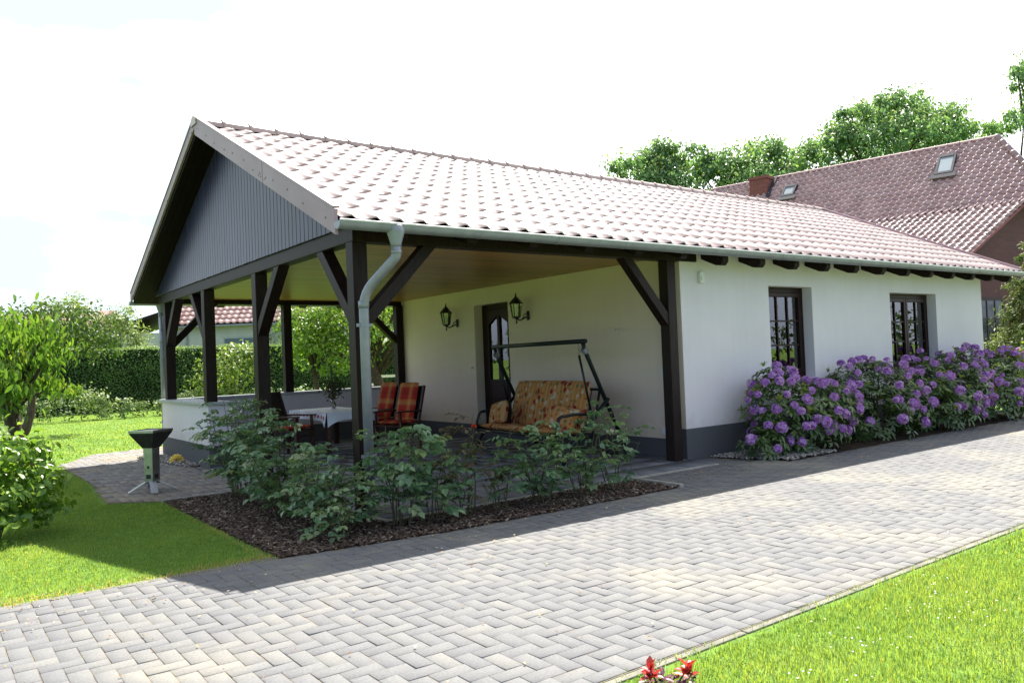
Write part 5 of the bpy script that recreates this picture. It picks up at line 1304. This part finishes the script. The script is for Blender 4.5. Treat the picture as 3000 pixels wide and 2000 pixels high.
def skylight(u0, u1, v0, v1, label):
    fr = MB(); P = lambda u, v, h: (-u-h*.7, v, O[2]-u+h*.7)
    def slab(a, c, e, f_, h0, h1): k = [P(a, e, h0), P(c, e, h0), P(c, f_, h0), P(a, f_, h0)]; q = [P(a, e, h1), P(c, e, h1), P(c, f_, h1), P(a, f_, h1)]; fr.add(k+q, [(0, 3, 2, 1), (4, 5, 6, 7), (0, 1, 5, 4), (1, 2, 6, 5), (2, 3, 7, 6), (3, 0, 4, 7)])
    t_ = .07
    slab(u0, u1, v0, v0+t_, .0, .14); slab(u0, u1, v1-t_, v1, .0, .14); slab(u0, u0+t_*1.3, v0+t_, v1-t_, .0, .15); slab(u1-t_, u1, v0+t_, v1-t_, .0, .14)
    slab(u1, u1+.16, v0-.1, v1+.1, .11, .13)
    s_ = fr.build('skylight', M['flash'], roof2)
    fr = MB(); slab(u0+t_*1.3, u1-t_, v0+t_, v1-t_, .09, .105) if False else None
    g_ = MB(); k = [P(u0+.09, v0+.07, .12), P(u1-.07, v0+.07, .12), P(u1-.07, v1-.07, .12), P(u0+.09, v1-.07, .12)]; g_.add(k, [(0, 1, 2, 3)])
    g_.build('pane', M['roofglass'], s_)
M['roofglass'] = mat('roof_window_glass', (0.30, 0.34, 0.37), (0.24, 0.28, 0.31), .6, .08, .9)
skylight(.48, 1.22, 1.08, 1.62, ''); skylight(.58, 1.05, 6.40, 6.88, '')
# window in the brick gable, local x negative = towards the white house
U0, UB, wz0, wz1 = 4.86, 3.50, .75, 2.60
def gp(u, off, z): return (-u, vw(u)+.22+off, z)
def gbox(b, u0, u1, z0, z1, o0, o1):
    k = [gp(u0, o0, z0), gp(u1, o0, z0), gp(u1, o0, z1), gp(u0, o0, z1), gp(u0, o1, z0), gp(u1, o1, z0), gp(u1, o1, z1), gp(u0, o1, z1)]
    b.add(k, [(0, 1, 2, 3), (7, 6, 5, 4), (0, 4, 5, 1), (1, 5, 6, 2), (2, 6, 7, 3), (3, 7, 4, 0)])
f = MB(); gbox(f, U0, U0-.09, wz0, wz1, -.04, .02); gbox(f, UB+.09, UB, wz0, wz1, -.04, .02); gbox(f, U0-.09, UB+.09, wz1-.09, wz1, -.04, .02); gbox(f, U0-.09, UB+.09, wz0, wz0+.09, -.04, .02)
w2 = f.build('window', M['frame'], brick)
f = MB(); L_ = U0-UB-.18
for q in (1/3, 2/3): gbox(f, U0-.09-L_*q+.02, U0-.09-L_*q-.02, wz0+.09, wz1-.09, -.030, .01); gbox(f, U0-.09, UB+.09, wz0+(wz1-wz0)*q-.02, wz0+(wz1-wz0)*q+.02, -.028, .008)
f.build('glazing_bars', M['frame'], w2)
f = MB(); gbox(f, U0-.08, UB+.08, wz0+.08, wz1-.08, -.014, -.008); f.build('pane', mat('dark_window_glass', (0.03, 0.035, 0.035), None, 4, .05, .6), w2)

# ------------------------------------------------------------------ neighbours beyond the hedge
M['oldrender'] = mat('pale_old_render', (0.55, 0.53, 0.50), (0.46, 0.44, 0.41), 1.2, .9, .2)
nb = thing('neighbour_house', 'pale rendered neighbour house with red tiled roof seen through the porch', 'house', (8.3, 41.4, 0), math.atan2(-3.45, 4.85))
b = MB(); b.box((-.2, 0, 0), (12, 6, 4.0)); b.add([(-.2, 0, 4.0), (-.2, 6, 4.0), (-.2, 3, 6.2)], [(0, 1, 2)]); b.build('wall', M['oldrender'], nb)
def Pb(x, s, h): return (x, 3-3.35*s-h*.5, 6.55-2.45*s+h*.85)
rr = MB(); rr.prism([(-.2, 3, 6.5), (-.2, -.35, 4.05), (-.2, -.35, 3.95), (-.2, 3, 6.35)], (12.5, 0, 0)); rr.prism([(-.2, 3.001, 6.5), (-.2, 6.35, 4.05), (-.2, 6.35, 3.95), (-.2, 3.001, 6.35)], (12.5, 0, 0))
r3 = rr.build('roof', M['wood'], nb)
M['pinktile'] = tilemat('pinkish_red_tiles', (0.42, 0.24, 0.21), (0.30, 0.15, 0.13), (0.48, 0.31, 0.28), .5, .5)  # pinkish red, tone varies from tile to tile
tile_sheet('tiles', r3, M['pinktile'], -.25, 12.3, 34, 9, Pb, per=6, roll=.07, lip=.05)
b = MB(); b.box((-.25, -.47, 3.93), (12.3, -.36, 4.03)); b.build('gutter', M['zinc'], nb)
f = MB(); f.box((2.95, -.03, 2.45), (5.2, -.002, 3.32)); w3 = f.build('window', M['coping'], nb)
f = MB(); f.box((3.05, -.04, 2.5), (4.05, -.031, 3.22)); f.box((4.15, -.04, 2.5), (5.1, -.031, 3.22)); f.build('pane', mat('blue_grey_pane', (0.12, 0.15, 0.20), None, 4, .1, .6), w3)
b = MB(); b.tube([(.9, -.08, 3.9), (.9, -.08, 0)], .06, 8); b.build('downpipe', M['zinc'], nb)
ga = thing('garage', 'pale flat garage wall with dark roof edge left of the neighbour house', 'garage', (5.6, 43.0, 0), math.atan2(-3.45, 4.85))
b = MB(); b.box((0, 0, 0), (3.0, 4, 3.7)); b.build('wall', M['oldrender'], ga)
b = MB(); b.prism([(-.3, -.3, 4.0), (3.15, -.3, 5.0), (3.15, -.3, 4.85), (-.3, -.3, 3.8)], (0, 4.6, 0)); b.build('roof', M['wood'], ga)
fh = thing('far_house', 'distant low house with a dark chimney above the cherry tree', 'house', (3.4, 51, 0), R(-36))
b = MB(); b.box((-5, 0, 0), (2.2, 6, 4.6)); b.build('wall', M['oldrender'], fh)
b = MB(); b.prism([(-5.3, -.3, 4.6), (-5.3, 3, 5.75), (-5.3, 6.3, 4.6)], (7.8, 0, 0)); r4 = b.build('roof', M['pinktile'], fh)
b = MB(); b.box((-.35, 2.7, 5.6), (.15, 3.2, 6.15)); b.box((-.5, 2.55, 6.28), (.3, 3.35, 6.36))
for x, y in ((-.33, 2.72), (.11, 2.72), (-.33, 3.16), (.11, 3.16)): b.box((x, y, 6.151), (x+.03, y+.03, 6.279))
b.build('chimney', M['flash'], r4)
# treeline closing the horizon
M['far_leaf'] = leafmat('far_wood_leaves', [(0.045, 0.075, 0.025), (0.07, 0.11, 0.035), (0.10, 0.145, 0.05)], .6, .3, .2)
lob = []
for k in range(46):
    a_ = R(-25+k*3.9); d = random.uniform(95, 120); r_ = random.uniform(3.5, 5.5); lob.append(((CAM[0]+d*cos(a_), CAM[1]+d*sin(a_), r_*.45), (r_*1.6, r_*1.6, r_*.5)))
o, _ = crown('distant_wood', lob, 9000, 1.0, M['far_leaf'], None, clumps=8, spread=.45, shape='diamond')
tag(o, 'distant low belt of trees along the horizon', kind='stuff')

M['speedwell'] = leafmat('tiny_white_flowers', [(0.60, 0.64, 0.72), (0.75, 0.76, 0.80)], .7, .3, .2, 1.0)
cl = np.array([(.9, -5.0), (1.3, -4.75), (2.9, -4.9), (3.1, -4.7), (2.4, -5.2), (.2, -4.9), (-.3, -5.1), (1.9, -5.3), (3.4, -5.0)])
p = (cl[rng.integers(0, len(cl), 170)]+rng.normal(size=(170, 2))*.13); p = p[p[:, 1] < -4.55]; n = len(p)
tag(leaves('lawn_flowers', np.column_stack([p, .035+.015*rng.random(n)]), np.column_stack([rng.normal(size=(n, 2)), np.zeros(n)]), np.array([0, 0, 1])+rdir(n)*.3, .011, .010, M['speedwell'], None, 'oval', .2, .1), 'tiny whitish flowers dotted through the right lawn', kind='stuff')
